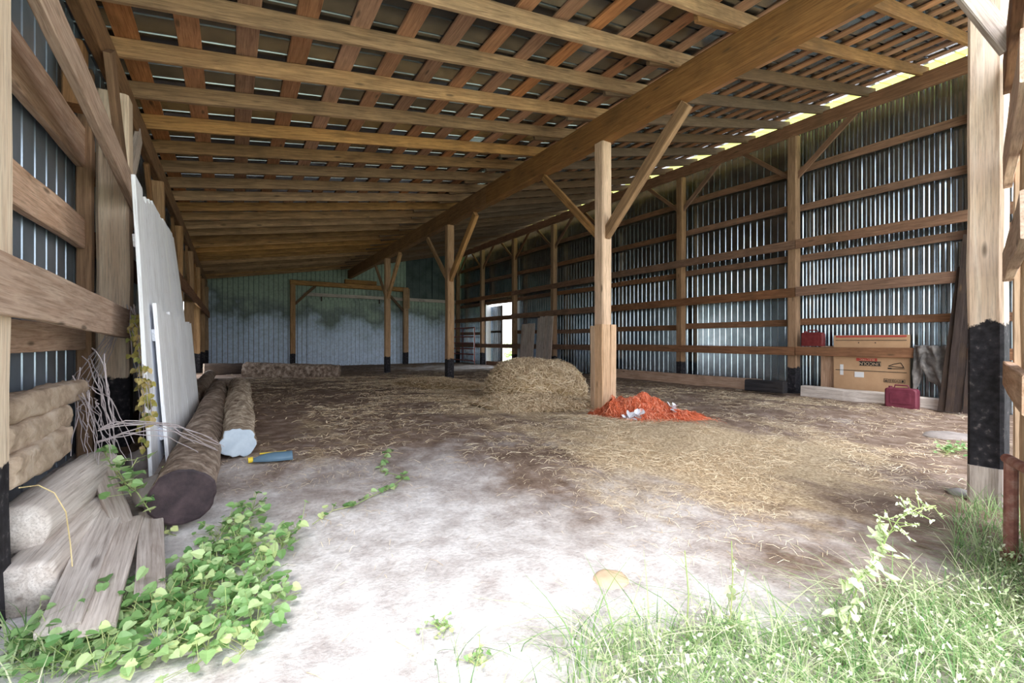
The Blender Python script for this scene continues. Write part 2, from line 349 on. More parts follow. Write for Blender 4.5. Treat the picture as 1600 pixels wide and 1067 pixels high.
a = floor.data.attributes.new('straw', 'FLOAT', 'POINT'); a.data.foreach_set('value', [strawm(v[0], v[1]) for v in vs])
gx = [-90, -40, -15, -6, 0, 6, 12, 20, 40, 90]
struct(mobj('ground', [(x, y, -.42) for y in gx for x in gx], [(j*10+i, j*10+i+1, (j+1)*10+i+1, (j+1)*10+i) for j in range(9) for i in range(9)], M['field']))

# ------------------------------------------------------------------ sheet metal shell
def sheet(mb, o, du, dv, nrm, wu, lv, pitch=.23, rib=.022, minor=0.0, run=.42):
    """ribbed sheet: profile runs along du, ribs along dv; lv may be a function of u"""
    o, du, dv, nrm = V(o), V(du), V(dv), V(nrm); pr = []; u = 0
    while u < wu:
        pr += [(u, 0), (u+rib*run, rib), (u+rib*run+.014, rib), (u+rib*2*run+.014, 0)]
        if minor:
            k = pitch/3
            for j in (1, 2): pr += [(u+.03+k*j-.018, 0), (u+.03+k*j, minor), (u+.03+k*j+.018, 0)]
        u += pitch
    pr = [p for p in pr if p[0] < wu]+[(wu, 0)]
    b = len(mb.v)
    for (u, h) in pr:
        L = lv(u) if callable(lv) else lv
        mb.v.append(o+du*u+nrm*h); mb.v.append(o+du*u+nrm*h+dv*L)
    for i in range(len(pr)-1): mb.f.append((b+2*i, b+2*i+2, b+2*i+3, b+2*i+1))
YB = 23.5
# left wall: closed, with one far bay opened low to let daylight in
mb = MB()
sheet(mb, (-1.17, 1.2, -.3), (0, 1, 0), (0, 0, 1), (-1, 0, 0), 10.3, 4.15)
sheet(mb, (-1.17, 11.5, -.3), (0, 1, 0), (0, 0, 1), (-1, 0, 0), 3.1, 4.15)
sheet(mb, (-1.17, 14.6, 2.15), (0, 1, 0), (0, 0, 1), (-1, 0, 0), YB-14.6, 1.70)
sheet(mb, (-1.17, 16.6, -.3), (0, 1, 0), (0, 0, 1), (-1, 0, 0), YB-16.6, 2.45)
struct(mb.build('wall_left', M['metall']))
# right wall with the doorway
mb = MB(); XR = 11.25; ZT = 6.0
sheet(mb, (XR, .6, -.4), (0, 1, 0), (0, 0, 1), (1, 0, 0), 5.0, ZT+.4, pitch=.23, rib=.016, minor=.0085, run=1.0)
sheet(mb, (XR, 5.6, -.4), (0, 1, 0), (0, 0, 1), (1, 0, 0), 11.75, ZT+.4, pitch=.17, rib=.013, run=1.0)
sheet(mb, (XR, 17.35, 2.92), (0, 1, 0), (0, 0, 1), (1, 0, 0), 2.85, ZT-2.92, pitch=.17, rib=.013, run=1.0)
sheet(mb, (XR, 20.2, -.4), (0, 1, 0), (0, 0, 1), (1, 0, 0), YB-20.2, ZT+.4, pitch=.17, rib=.013, run=1.0)
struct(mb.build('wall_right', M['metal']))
# roof
mb = MB(); TH = .205
for (x0, x1) in ((-1.35, 5.0), (5.0, 10.95)):
    z0, z1 = (RB(x0) if x0 < 0 else RB(5))+TH, RB(x1)+TH; d = V((x1-x0, 0, z1-z0)); L = d.length; d.normalize()
    sheet(mb, (x0, .35, z0), (0, 1, 0), d, V((-d.z, 0, d.x)), YB+.2-.35, L, pitch=.275, rib=.022)
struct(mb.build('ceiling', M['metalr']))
mb = MB(); d = V((1, 0, .228)).normalized()
sheet(mb, (10.95, .35, RB(10.95)+TH), (0, 1, 0), d, V((-d.z, 0, d.x)), YB+.2-.35, .62, pitch=.275)
struct(mb.build('trim_1', M['eave']))
# back wall of painted boards
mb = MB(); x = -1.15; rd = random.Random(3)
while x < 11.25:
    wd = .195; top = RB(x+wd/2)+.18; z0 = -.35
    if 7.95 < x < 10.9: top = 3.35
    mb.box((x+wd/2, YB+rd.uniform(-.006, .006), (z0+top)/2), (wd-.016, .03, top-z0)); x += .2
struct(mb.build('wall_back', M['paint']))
mb = MB(); mb.box((5.05, YB+.06, 2.7), (12.5, .05, 6.6)); struct(mb.build('wall_backing', M['dark']))
mb = MB()
for i, (x0, x1) in enumerate(((7.95, 9.4), (9.45, 10.95))):
    sheet(mb, (x0, YB-.02-.02*i, 3.38), (1, 0, 0), (0, 0, 1), (0, -1, 0), x1-x0, lambda u, x0=x0: RB(x0+u)+.15-3.38, pitch=.38, rib=.015)
tag(mb.build('metal_panel', M['dark']), 'dark sheet-metal panel over the far wall, high right of the middle posts', 'wall panel')
# doors on the back wall
for nm, x0, x1, lab in (('sliding_door', 3.1, 6.9, 'wide grey-blue boarded sliding door hanging on the far wall'),):
    r_ = empty(nm, ((x0+x1)/2, YB-.1, -.19)); tag(r_, lab, 'door')
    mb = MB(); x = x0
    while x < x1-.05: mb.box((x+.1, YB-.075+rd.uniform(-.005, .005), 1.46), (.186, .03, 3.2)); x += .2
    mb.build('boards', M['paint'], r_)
    for hx in (3.7, 6.5):
        mb = MB(); mb.box((hx, YB-.12, 3.1), (.06, .04, .28)); mb.tube([(hx, YB-.14, 3.22), (hx, YB-.08, 3.22)], .06, 10); hg = mb.build('roller_hanger', M['greyd'], r_)
tk = plank('door_track', (2.9, YB-.14, 3.26), (10.9, YB-.14, 3.24), .10, .16, M['grey']); tag(tk, 'long pale weathered door track board across the far wall', 'door track')

r_ = empty('door_frame', (5.1, YB-.2, -.19)); tag(r_, 'squared timber door frame standing against the far wall', 'frame')
plank('frame_post', (2.42, YB-.28, -.24), (2.42, YB-.28, 3.66), .22, .2, M['post'], up=(0, 1, 0), parent=r_)
plank('frame_post', (7.85, YB-.28, -.24), (7.85, YB-.28, 3.66), .26, .2, M['post'], up=(0, 1, 0), parent=r_)
plank('frame_post_cap', (7.85, YB-.40, 2.75), (7.85, YB-.40, 3.80), .34, .05, M['rafter'], up=(0, 1, 0), parent=r_)
plank('header', (2.30, YB-.28, 3.77), (7.97, YB-.28, 3.75), .2, .22, M['rafter'], parent=r_)
plank('header_block', (4.75, YB-.28, 3.98), (6.3, YB-.28, 3.98), .18, .2, M['rafter'], parent=r_)
plank('knee_brace', (2.5, YB-.3, 2.75), (3.4, YB-.3, 3.66), .07, .12, M['rafterd'], parent=r_)
plank('knee_brace', (7.75, YB-.3, 2.6), (6.75, YB-.3, 3.66), .07, .12, M['rafterd'], parent=r_)
# ------------------------------------------------------------------ roof timbers
kmin, kmax = -5, 21
for side in (0, 1):
    for k in range(kmin, kmax+1):
        Y = 5.43+.825*k; j = k-kmin; rd = random.Random(k*2+side)
        if side == 0:
            e = 5.35+rd.uniform(0, .35); a_ = V((-1.05, Y, RB(-1.05)+.09)); b_ = V((e, Y, 3.63+.164*(e+.85)+.09+rd.uniform(-.015, .015)))
            o = plank('rafter', a_, b_, .05, .175, M['rafter'], seg=.7, sag=rd.uniform(0, .015))
            tag(o, f'rough-sawn roof rafter, {ORD[j]} from the front over the left bay', 'rafter', 'rafters over the left bay')
        else:
            s0 = 4.5-rd.uniform(0, .5); a_ = V((s0, Y+.055, 4.59+.228*(s0-5)+.085)); b_ = V((11.15, Y+.055, RB(11.15)+.085+rd.uniform(-.012, .012)))
            o = plank('rafter', a_, b_, .05, .175, M['beam'] if j < 3 else M['rafterd'], seg=.7, sag=rd.uniform(0, .015))  # backlit shade of the right rafters comes from the darker wood colour
            tag(o, f'roof rafter darkened as backlit, {ORD[j]} from the front over the right bay', 'rafter', 'rafters over the right bay')
i = 0; x = -.82; nb = 0
while x < 11.0:
    up = V((-.164, 0, 1)) if x < 5 else V((-.228, 0, 1))
    z = RB(x)+.19+.003
    o = plank('roof_board', (x, .5, z), (x, YB, z), .19, .024, M['board'], up=up, seg=1.2, rough=.006, ch=.004)
    tag(o, f'flat reddish roof board under the metal, {ORD[nb]} from the left eave', 'roof board', 'boards under the roof metal')
    nb += 1; x += .475
# main beam in two lapped lengths
o = plank('roof_beam', (5.03, .1, 4.37), (5.03, 9.0, 4.365), .2, .43, M['beam'], seg=.8, rough=.006); tag(o, 'massive squared roof beam over the middle posts, near length', 'beam')
o = plank('roof_beam', (5.03, 9.02, 4.36), (5.03, YB-.05, 4.37), .2, .42, M['beam'], seg=.8, rough=.006); tag(o, 'massive squared roof beam over the middle posts, far length', 'beam')
o = plank('wall_plate', (-.93, 1.3, 3.49), (-.93, YB-.05, 3.49), .09, .27, M['beam'], seg=.8); tag(o, 'long plate beam under the left rafter ends', 'beam')
o = plank('wall_plate', (10.86, .6, 5.82), (10.86, YB-.05, 5.82), .1, .28, M['rail'], seg=.8); tag(o, 'long plate beam under the right rafter ends', 'beam')
# centre posts with knee braces
def post(name, x, y, top, wd, mat, label, cat='post', braces=(), parent=None, base=None):
    b = fl0(x, y)-.05 if base is None else base
    r_ = empty(name, (x, y, b+.05)); tag(r_, label, cat)
    plank('shaft', (x, y, b), (x, y, top), wd, wd, mat, up=(0, 1, 0), parent=r_, seg=.5, rough=.005)
    return r_
def knee(x, y, z0, dy, dz, w_, h_, mat, parent):
    return plank('knee_brace', (x, y, z0), (x, y+dy, z0+dz), w_, h_, mat, up=(0, 0, 1), parent=parent, seg=.4)
cps = [(5.03, 5.3, 'middle post with nailed side boards, beside the hay and orange twine'),
       (5.03, 11.25, 'middle post with black tarred foot beyond the hay heap'),
       (5.03, 17.0, 'farthest middle post, black-footed, near the back wall door')]
for i, (x, y, lab) in enumerate(cps):
    r_ = post('roof_post', x, y, 4.155, .2, M['postclean'] if i == 0 else M['post'], lab)
    knee(x+(.0), y-.06, 2.68, -1.5, 1.42, .10, .17, M['rafter'], r_)
    knee(x-.02, y+.06, 2.68, 1.5, 1.42, .07, .12, M['rafter'], r_)
    if i == 0:
        zt = 1.27
        for (px, w_) in ((x-.06, .155), (x+.085, .12)):
            plank('side_board', (px, y-.125, -.13), (px, y-.125, zt+random.uniform(-.01, .01)), w_, .05, M['postclean'], up=(0, 1, 0), parent=r_)
        plank('side_board', (x-.13, y-.06, -.13), (x-.13, y-.06, zt), .05, .17, M['postclean'], up=(0, 1, 0), parent=r_)
        plank('side_board', (x-.13, y+.08, -.13), (x-.13, y+.08, zt-.02), .05, .10, M['postclean'], up=(0, 1, 0), parent=r_)
# right front post under the beam with foot block
r_ = post('roof_post', 5.03, 1.0, 4.155, .2, M['postfront'], 'large pale front post with black tarred lower half at the right', base=.02)
plank('foot_block', (5.0, 1.0, -.26), (5.0, 1.0, .03), .17, .19, M['grey'], up=(0, 1, 0), parent=r_)
# pale facade brace over the front post
p0, p1 = at(1494, -30, 3.1), at(1580, 76, 3.0)
tag(plank('facade_board', p0, p1, .05, .12, M['grey'], up=(0, 0, 1)), 'pale grey sloping board across the top of the right front post', 'board')

# ------------------------------------------------------------------ right wall posts and rails
YR = [2.3, 5.3, 8.35, 11.35, 14.35, 17.3, 20.4, 23.35]
WHERE = ['at the front end, behind the big front post', 'beside the red can on the rail', 'opposite the orange twine, black-footed', 'hidden mostly by the middle post',
         'by the two old grey doors', 'on the near side of the bright doorway', 'on the far side of the bright doorway', 'in the far corner']
for y, wh in zip(YR, WHERE):
    r_ = post('wall_post', 10.96, y, 5.70, .2, M['wpost'], 'right wall post '+wh)
    if y < 23:
        knee(10.96, y-.05, 4.75, -1.15, 1.0, .05, .12, M['rail'], r_)
    if 2.5 < y:
        knee(10.96, y+.05 if y < 23 else y-.05, 4.75, 1.15 if y < 23 else -1.15, 1.0, .05, .10, M['rail'], r_)
heights = [(.80, 10.83, .19, 'lowest'), (2.13, 10.83, .21, 'third'), (3.20, 10.83, .2, 'upper')]
spans = [(.6, 5.2), (5.2, 11.3), (11.3, 17.35), (17.35, YB-.1)]
SP = ['in the front bays', 'opposite the middle post', 'beyond the hay heap', 'across the far doorway bays']
for z, X, h, nm in heights:
    for (y0, y1), sp in zip(spans, SP):
        dz = random.uniform(-.02, .02)
        o = plank('wall_rail', (X, y0+.01, z+dz), (X, y1-.01, z+random.uniform(-.02, .02)), .05, h, M['rail'], seg=.6)
        tag(o, f'{nm} inner rail on the right wall {sp}', 'rail', 'inner rails of the right wall')
for z, nm in ((1.42, 'low'), (2.93, 'middle'), (4.10, 'high'), (4.97, 'topmost')):
    for i, (a_, b_) in enumerate(zip([.6]+YR[:-1], YR)):
        if i == 0: a_ = .7
        if z < 2.5 and i == 6: continue
        o = plank('wall_girt', (11.13, a_+.02, z+random.uniform(-.03, .03)), (11.13, b_-.02, z+random.uniform(-.03, .03)), .05, .15, M['rail'], seg=.6)
        tag(o, f'{nm} girt against the right wall metal, {ORD[i]} bay from the front', 'girt', 'girts of the right wall')
# doorway: sill, jamb trims, slid-open metal door outside
tag(plank('door_sill', (11.13, 17.4, -.10), (11.13, 20.3, -.10), .12, .2, M['rail']), 'low timber sill across the bright side doorway', 'sill')
mb = MB()
for y in (17.37, 20.22): mb.box((11.2, y, 1.35), (.28, .05, 3.1))
struct(mb.build('trim_2', M['metalw']))
r_ = empty('sheet_door', (11.45, 19.7, -.2)); tag(r_, 'dark ribbed metal door slid half across the side doorway', 'door')
mb = MB(); sheet(mb, (11.42, 19.15, -.2), (0, 1, 0), (0, 0, 1), (1, 0, 0), 1.6, 3.0, pitch=.23); mb.build('sheet', M['metalr'], r_)
mb = MB(); mb.box((11.40, 19.18, 1.3), (.05, .08, 3.0)); mb.box((11.40, 20.7, 1.3), (.05, .08, 3.0)); mb.box((11.40, 19.9, 1.5), (.05, 1.5, .1)); mb.build('door_frame', M['greyd'], r_)
# outside through the doorway
def bush(name, c, r, n_, label):
    mb = MB(); rd = random.Random(n_)
    for _ in range(n_):
        d = V((rd.gauss(0, 1), rd.gauss(0, 1), rd.gauss(0, 1))).normalized()*(rd.random()**.4)
        p = V(c)+V((d.x*r[0], d.y*r[1], abs(d.z)*r[2]))
        mb.leaf(p, V((rd.uniform(-1, 1), rd.uniform(-1, 1), rd.uniform(-1, .3))), V((rd.uniform(-1, 1), rd.uniform(-1, 1), 1)), .45, .3, rd.random())
    return tag(mb.build(name, M['weed']), label, 'bush')
bush('bush', (22, 33, -.42), (2.0, 2.0, 1.2), 700, 'pale leafy bush seen outside the side doorway')
bush('bush', (42, 62, -.42), (9, 4, 2.4), 1200, 'distant hazy hedge on the horizon outside the side doorway')
r_ = empty('farm_fence', (26, 40, -.42)); tag(r_, 'thin rail fence in the field outside the side doorway', 'fence')
for t in range(7): plank('fence_post', (20+t*2.2, 40-t*1.6, -.42), (20+t*2.2, 40-t*1.6, .95), .1, .1, M['grey'], up=(0, 1, 0), parent=r_)
for z in (.35, .85): plank('fence_rail', (20, 40, z), (33.2, 30.4, z), .04, .12, M['grey'], parent=r_, seg=2)

# red tube gate leaning at the far right
r_ = empty('tube_gate', (10.5, 22, -.19)); tag(r_, 'dark red tubular farm gate leaning near the far right corner', 'gate')
mb = MB(); gx0, gx1, X = 20.55, 23.3, 10.58
for y in (gx0, gx1): mb.tube([(X, y, -.19), (X, y, 1.75)], .028, 8)
mb.tube([(X, (gx0+gx1)/2, -.0), (X, (gx0+gx1)/2, 1.75)], .022, 8); mb.build('gate_frame', M['redgate'], r_)
for z in (0, .33, .62, .92, 1.25, 1.72):
    mb = MB(); mb.tube([(X-.001, gx0, z), (X-.001, gx1, z)], .03, 8); mb.build('gate_rail', M['redgate'], r_)
mb = MB(); mb.tube([V((X-.06, gx0-.03, z/10)) + V((0, .03*math.sin(z*1.3), 0)) for z in range(0, 18)], .012, 5)
tag(mb.build('rope', M['netwhite']), 'pale rope hanging down the end of the red gate', 'rope')
# two old board doors on the right wall
for (y0, y1, zt, lab) in ((15.35, 16.35, 1.75, 'old grey board door leaning by the doorway, shorter one'), (14.1, 15.15, 2.0, 'old grey board door leaning behind the hay, taller one')):
    r_ = empty('board_door', (10.66, (y0+y1)/2, fl0(10.6, y0))); tag(r_, lab, 'door', 'old board doors on the right wall')
    n_ = 6
    for k in range(n_):
        yy = y0+(y1-y0)*(k+.5)/n_; plank('board', (10.60, yy, -.2), (10.74, yy, zt+random.uniform(-.03, .03)), (y1-y0)/n_-.008, .03, M['grey'], up=(1, 0, 0), parent=r_)
# skirting at the right wall foot
tag(plank('skirt_board', (10.80, 5.95, -.08), (10.80, 11.2, -.08), .05, .34, M['railp']), 'orange-brown board along the foot of the right wall', 'board')
tag(plank('sill_timber', (10.62, 4.95, -.10), (10.62, 3.35, -.13), .2, .28, M['hewn'], rough=.012), 'weathered grey timber at the wall foot below the cardboard', 'timber')
tag(plank('sill_timber', (10.66, 3.3, -.11), (10.66, 2.45, -.13), .16, .22, M['hewn'], rough=.006), 'short grey timber at the wall foot right of the floor can', 'timber')
tag(plank('timber_block', (10.2, 5.95, .0), (10.28, 5.15, -.01), .26, .26, M['black'], rough=.008), 'black tarred timber block lying by the right wall foot', 'timber')

# cardboard carton with upside-down print
r_ = empty('cardboard_carton', (10.92, 3.8, -.15)); tag(r_, 'large flattened cardboard carton with upside-down print standing behind the lowest rail', 'carton')
mb = MB(); mb.box((10.90, 3.83, .51), (.035, 1.26, 1.24)); mb.build('panel', M['card'], r_)
CX = 10.878
def strip(nm, y0, y1, z0, z1, mat, off=0.002):
    mb = MB(); mb.box((CX-off, (y0+y1)/2, (z0+z1)/2), (.003, abs(y1-y0), z1-z0)); return mb.build(nm, mat, r_)
strip('red_stripe', 3.24, 4.42, 1.085, 1.12, M['inkred']); strip('fold_line', 3.24, 4.42, 1.02, 1.03, M['ink']); strip('fold_line', 3.24, 4.42, .40, .41, M['ink'])
strip('staple', 4.0, 4.02, .965, .985, M['ink']); strip('staple', 3.72, 3.74, .965, .985, M['ink'])
strip('shipping_label', 3.92, 4.08, .27, .38, M['paper']); strip('paper_tag', 4.28, 4.34, .30, .52, M['paper'])
bar1 = strip('printed_bar', 3.64, 4.0, .51, .60, M['ink']); bar2 = strip('printed_bar', 3.70, 4.05, .605, .665, M['inkred']); bar2['label'] = 'red printed bar'
def text(s, y, z, size, mat, par, nm='printed_word', flip=True, off=.005):
    cu = bpy.data.curves.new('tx', 'FONT'); cu.body = s; cu.size = size; cu.align_x = 'CENTER'; cu.align_y = 'CENTER'; cu.extrude = .0008
    t_ = bpy.data.objects.new('tx', cu); COL.objects.link(t_); dg = bpy.context.evaluated_depsgraph_get(); dg.update()
    me = bpy.data.meshes.new_from_object(t_.evaluated_get(dg)); bpy.data.objects.remove(t_); bpy.data.curves.remove(cu)
    o = bpy.data.objects.new(nm, me); COL.objects.link(o); me.materials.clear(); me.materials.append(mat)
    # text plane faces -X (towards the barn): local x -> -Y, local y -> +Z ; flipped = rotated half a turn
    s_ = -1 if flip else 1
    mw = Matrix(((0, 0, -1, CX-off), (-s_, 0, 0, y), (0, s_, 0, z), (0, 0, 0, 1)))
    o.matrix_world = mw; o.parent = par; return o
text('LINCOLN', 3.82, .555, .085, M['inkpale'], bar1); text('ELECTRIC', 3.87, .635, .06, M['inkpale'], bar2)
# small machine drawing and four handling symbols
mb = MB()
for (y0, z0, y1, z1) in ((3.52, .52, 3.28, .50), (3.52, .52, 3.44, .56), (3.44, .56, 3.33, .59), (3.33, .59, 3.28, .50), (3.50, .47, 3.27, .48)):
    mb.tube([(CX-.003, y0, z0), (CX-.003, y1, z1)], .006, 4)
mb.box((CX-.002, 3.5, .475), (.003, .06, .025)); mb.build('machine_drawing', M['ink'], r_)
for k in range(4):
    y = 3.30+.085*k; mb = MB()
    for (dy, dz, sy, sz) in ((0, .033, .07, .006), (0, -.033, .07, .006), (.033, 0, .006, .07), (-.033, 0, .006, .07)): mb.box((CX-.002, y+dy, .235+dz), (.003, sy, sz))
    if k == 0: mb.box((CX-.002, y, .235), (.003, .03, .04))
    elif k == 1: mb.tube([(CX-.003, y-.015, .22), (CX-.003, y, .25), (CX-.003, y+.015, .22)], .005, 4)
    elif k == 2: mb.box((CX-.002, y-.013, .235), (.003, .008, .045)); mb.box((CX-.002, y+.013, .235), (.003, .008, .045))
    else: mb.box((CX-.002, y, .225), (.003, .04, .02)); mb.box((CX-.002, y, .25), (.003, .006, .03))
    mb.build('handling_symbol', M['ink'], r_)
tag(plank('plywood_scrap', (11.02, 4.62, -.15), (11.02, 4.62, .9), .28, .02, M['railp'], up=(1, 0, 0)), 'narrow pale board upright at the left edge of the carton', 'board')

# red cans
def rounded(mb, c, d, r, n_=4):
    """box with rounded vertical-ish edges in the Y-Z outline, thickness along X"""
    o = len(mb.v); pts = []
    for (sy, sz, a0) in ((1, 1, 0), (-1, 1, 90), (-1, -1, 180), (1, -1, 270)):
        for k in range(n_+1):
            a_ = math.radians(a0+90*k/n_); pts.append((sy*(d[1]/2-r)+math.cos(a_)*r, sz*(d[2]/2-r)+math.sin(a_)*r))
    K = len(pts)
    for (x, s_) in ((-d[0]/2, .90), (-d[0]/2*.8, 1), (d[0]/2*.8, 1), (d[0]/2, .90)):
        for (y, z) in pts: mb.v.append(V(c)+V((x, y*s_, z*s_)))
    for i in range(3):
        for k in range(K): mb.f.append((o+i*K+k, o+i*K+(k+1) % K, o+(i+1)*K+(k+1) % K, o+(i+1)*K+k))
    mb.f.append(tuple(o+k for k in reversed(range(K)))); mb.f.append(tuple(o+3*K+k for k in range(K)))
def jerry(name, x, y, z, L, H, T, mat, label):
    r_ = empty(name, (x, y, z)); tag(r_, label, 'fuel can')
    mb = MB(); rounded(mb, (x, y, z+H/2), (T, L, H), .05); mb.build('body', mat, r_, smooth=False)
    mb = MB(); rounded(mb, (x-T/2-.002, y, z+H/2), (.016, L*.66, H*.55), .03); mb.build('pressed_panel', mat, r_)
    mb = MB(); mb.tube([(x, y+.12, z+H-.02), (x, y+.10, z+H+.05), (x, y-.08, z+H+.05), (x, y-.11, z+H-.02)], .014, 6); mb.build('handle', mat, r_)
    mb = MB(); mb.tube([(x, y+L*.36, z+H-.02), (x, y+L*.36, z+H+.03)], .03, 10); mb.build('cap', mat, r_)
    mb = MB(); mb.box((x, y, z+.012), (T*1.04, L*.96, .024)); mb.build('bottom_seam', mat, r_)
jerry('fuel_can', 10.25, 3.12, fl(10.25, 3.12)-.01, .46, .36, .17, M['redcan'], 'dull purple-red fuel can standing on the floor')
jerry('fuel_can', 10.88, 4.86, .90, .44, .30, .14, M['redcan2'], 'dusty red fuel can sitting up on the wall rail beside a post')
# tarp draped over rail
vs = []; fs = []; nu, nv = 26, 34; rd = random.Random(5)
for j in range(nv+1):
    t = j/nv
    for i in range(nu+1):
        s_ = i/nu; y = 2.66+.44*s_
        ln = .42+.50*abs(math.sin(s_*math.pi*1.25+.55))**1.5 if s_ > .15 else .55
        if t < .2: xx = 10.92-.13*t/.2; zz = .90+.03*math.sin(t*30)*.2; zz = .905+.012*math.sin(s_*20)
        else:
            xx = 10.79-.02-.03*abs(noise.noise(V((s_*6, t*3, 1))))-.03*math.sin(s_*17+t*3); zz = .905-(t-.2)/.8*ln
        y2 = y+.05*noise.noise(V((s_*3, t*4, 7)))*t-(.08*t if s_ < .5 else -.02*t)
        vs.append((xx-.03*noise.noise(V((s_*9, t*9, 2)))-.02, y2, zz+.02))
for j in range(nv):
    for i in range(nu): fs.append((j*(nu+1)+i, j*(nu+1)+i+1, (j+1)*(nu+1)+i+1, (j+1)*(nu+1)+i))
tp = mobj('tarp', vs, fs, M['tarp'], smooth=True); tag(tp, 'crumpled dusty grey tarp draped over the lowest rail at right', 'tarp')
sd = tp.modifiers.new('s', 'SOLIDIFY'); sd.thickness = .006
# dark boards leaning at the right front end
for k, (y, top, dx) in enumerate(((2.62, 2.3, .0), (2.52, 2.85, .03), (2.42, 2.8, .0), (2.30, 2.6, .04), (2.17, 2.3, .0))):
    o = plank('leaning_board', (10.38-dx, y, -.2), (10.76, y-.16+.03*k, top), .10, .03, M['greyd'], up=(1, 0, 0))
    tag(o, f'dark brown board leaning on the right wall by the front post, {ORD[k]} from the tarp', 'board', 'dark boards leaning at the right')

# ------------------------------------------------------------------ left wall
YL = [2.77, 5.68, 8.4, 11.4, 14.4, 17.4, 20.4, 23.35]
WL = ['nearest the camera with a black foot', 'in front of the white panels with a black foot', 'behind the white panels', 'beyond the white panels', 'on the near side of the open left bay',
      'on the far side of the open left bay', 'second from the far left corner', 'at the far left corner']
for i, (y, wh) in enumerate(zip(YL, WL)):
    r_ = post('wall_post', -.95, y, 3.35, .24 if i < 2 else .2, M['postleft'] if i < 2 else M['post'], 'left wall post '+wh)
    if i == 1:
        plank('knee_brace', (-.90, 5.85, 2.45), (-.90, 6.6, 3.35), .05, .18, M['grey'], parent=r_)
        plank('knee_brace', (-.86, 5.5, 2.55), (-.86, 4.9, 3.4), .05, .2, M['beam'], parent=r_)
    elif i > 1 and y < 23:
        plank('knee_brace', (-.95, y-.05, 2.5), (-.95, y-.85, 3.36), .05, .12, M['beam'], parent=r_)
tag(plank('wall_rail', (-.80, 1.6, 1.275), (-.80, 5.78, 1.14), .05, .255, M['railp']), 'thick pale rail in the left foreground at waist height', 'rail')
tag(plank('header_beam', (-.80, 2.3, 2.83), (-.80, 5.8, 2.36), .06, .21, M['railp']), 'sloping beam high in the left foreground meeting the post', 'beam')
for z, h, nm in ((1.03, .2, 'lowest'), (1.93, .26, 'middle'), (2.67, .34, 'upper')):
    for k, (a_, b_) in enumerate(((1.3, 2.62), (2.92, 5.53), (5.83, 8.28), (8.52, 11.28))):
        if k == 0: continue
        o = plank('wall_girt', (-1.10, a_, z), (-1.10, b_, z), .06, h, M['railp'] if k == 1 else M['rail'])
        tag(o, f'{nm} girt on the left wall, {ORD[k-1]} bay from the front', 'girt', 'girts of the left wall')
tag(plank('stud', (-1.05, 4.85, 2.85), (-1.05, 4.85, 3.36), .12, .2, M['beam'], up=(0, 1, 0)), 'short brown stud under the left eave in the foreground', 'stud')
tag(plank('stud', (-1.08, 5.28, -.1), (-1.08, 5.28, 3.36), .10, .12, M['beam'], up=(0, 1, 0)), 'brown stud tight against the left metal beside the post', 'stud')
o = plank('wall_rail', (-.83, 8.5, 2.15), (-.83, YB-.1, 2.15), .05, .25, M['rail']); tag(o, 'long rail on the left wall running from the white panels to the far end', 'rail')
# white panels
def wpanel(nm, BL, TL, BR, TR, n_, label, ncl=1):
    BL, TL, BR, TR = map(V, (BL, TL, BR, TR)); r_ = empty(nm, (BL+BR)/2); tag(r_, label, 'panel', 'white panels on the left')
    nr = (TL-BL).cross(BR-BL).normalized()
    for k in range(n_):
        s_ = (k+.5)/n_; a_ = BL.lerp(BR, s_); b_ = TL.lerp(TR, s_); wd = (BR-BL).length/n_
        b_ = a_+(b_-a_)*(1+random.uniform(-.012, .012)+(-.03 if k in (1, 2) else 0))
        plank('board', a_, b_, wd-.006, .025, M['white'], up=nr, parent=r_, seg=.6, rough=.003)
    for z in (.2, .8):
        c = (TL-BL)*z; off = nr*.03
        if off.x > 0: off = -off
        plank('batten', BL.lerp(BR, .02)+c+off, BR.lerp(BL, .02)+(TR-BR)*z+off, .1, .025, M['white'], up=nr, parent=r_)
wpanel('white_panel', (-.52, 4.32, -.06), (-.645, 4.55, 2.27), (-.44, 8.0, -.01), (-.72, 8.0, 2.5), 13, 'tall white-painted board panel leaning on the left wall')
wpanel('white_panel', (-.45, 4.66, -.04), (-.54, 4.68, 1.33), (-.395, 7.75, -.01), (-.49, 7.65, 1.24), 11, 'lower white-painted board panel leaning in front of the tall one')

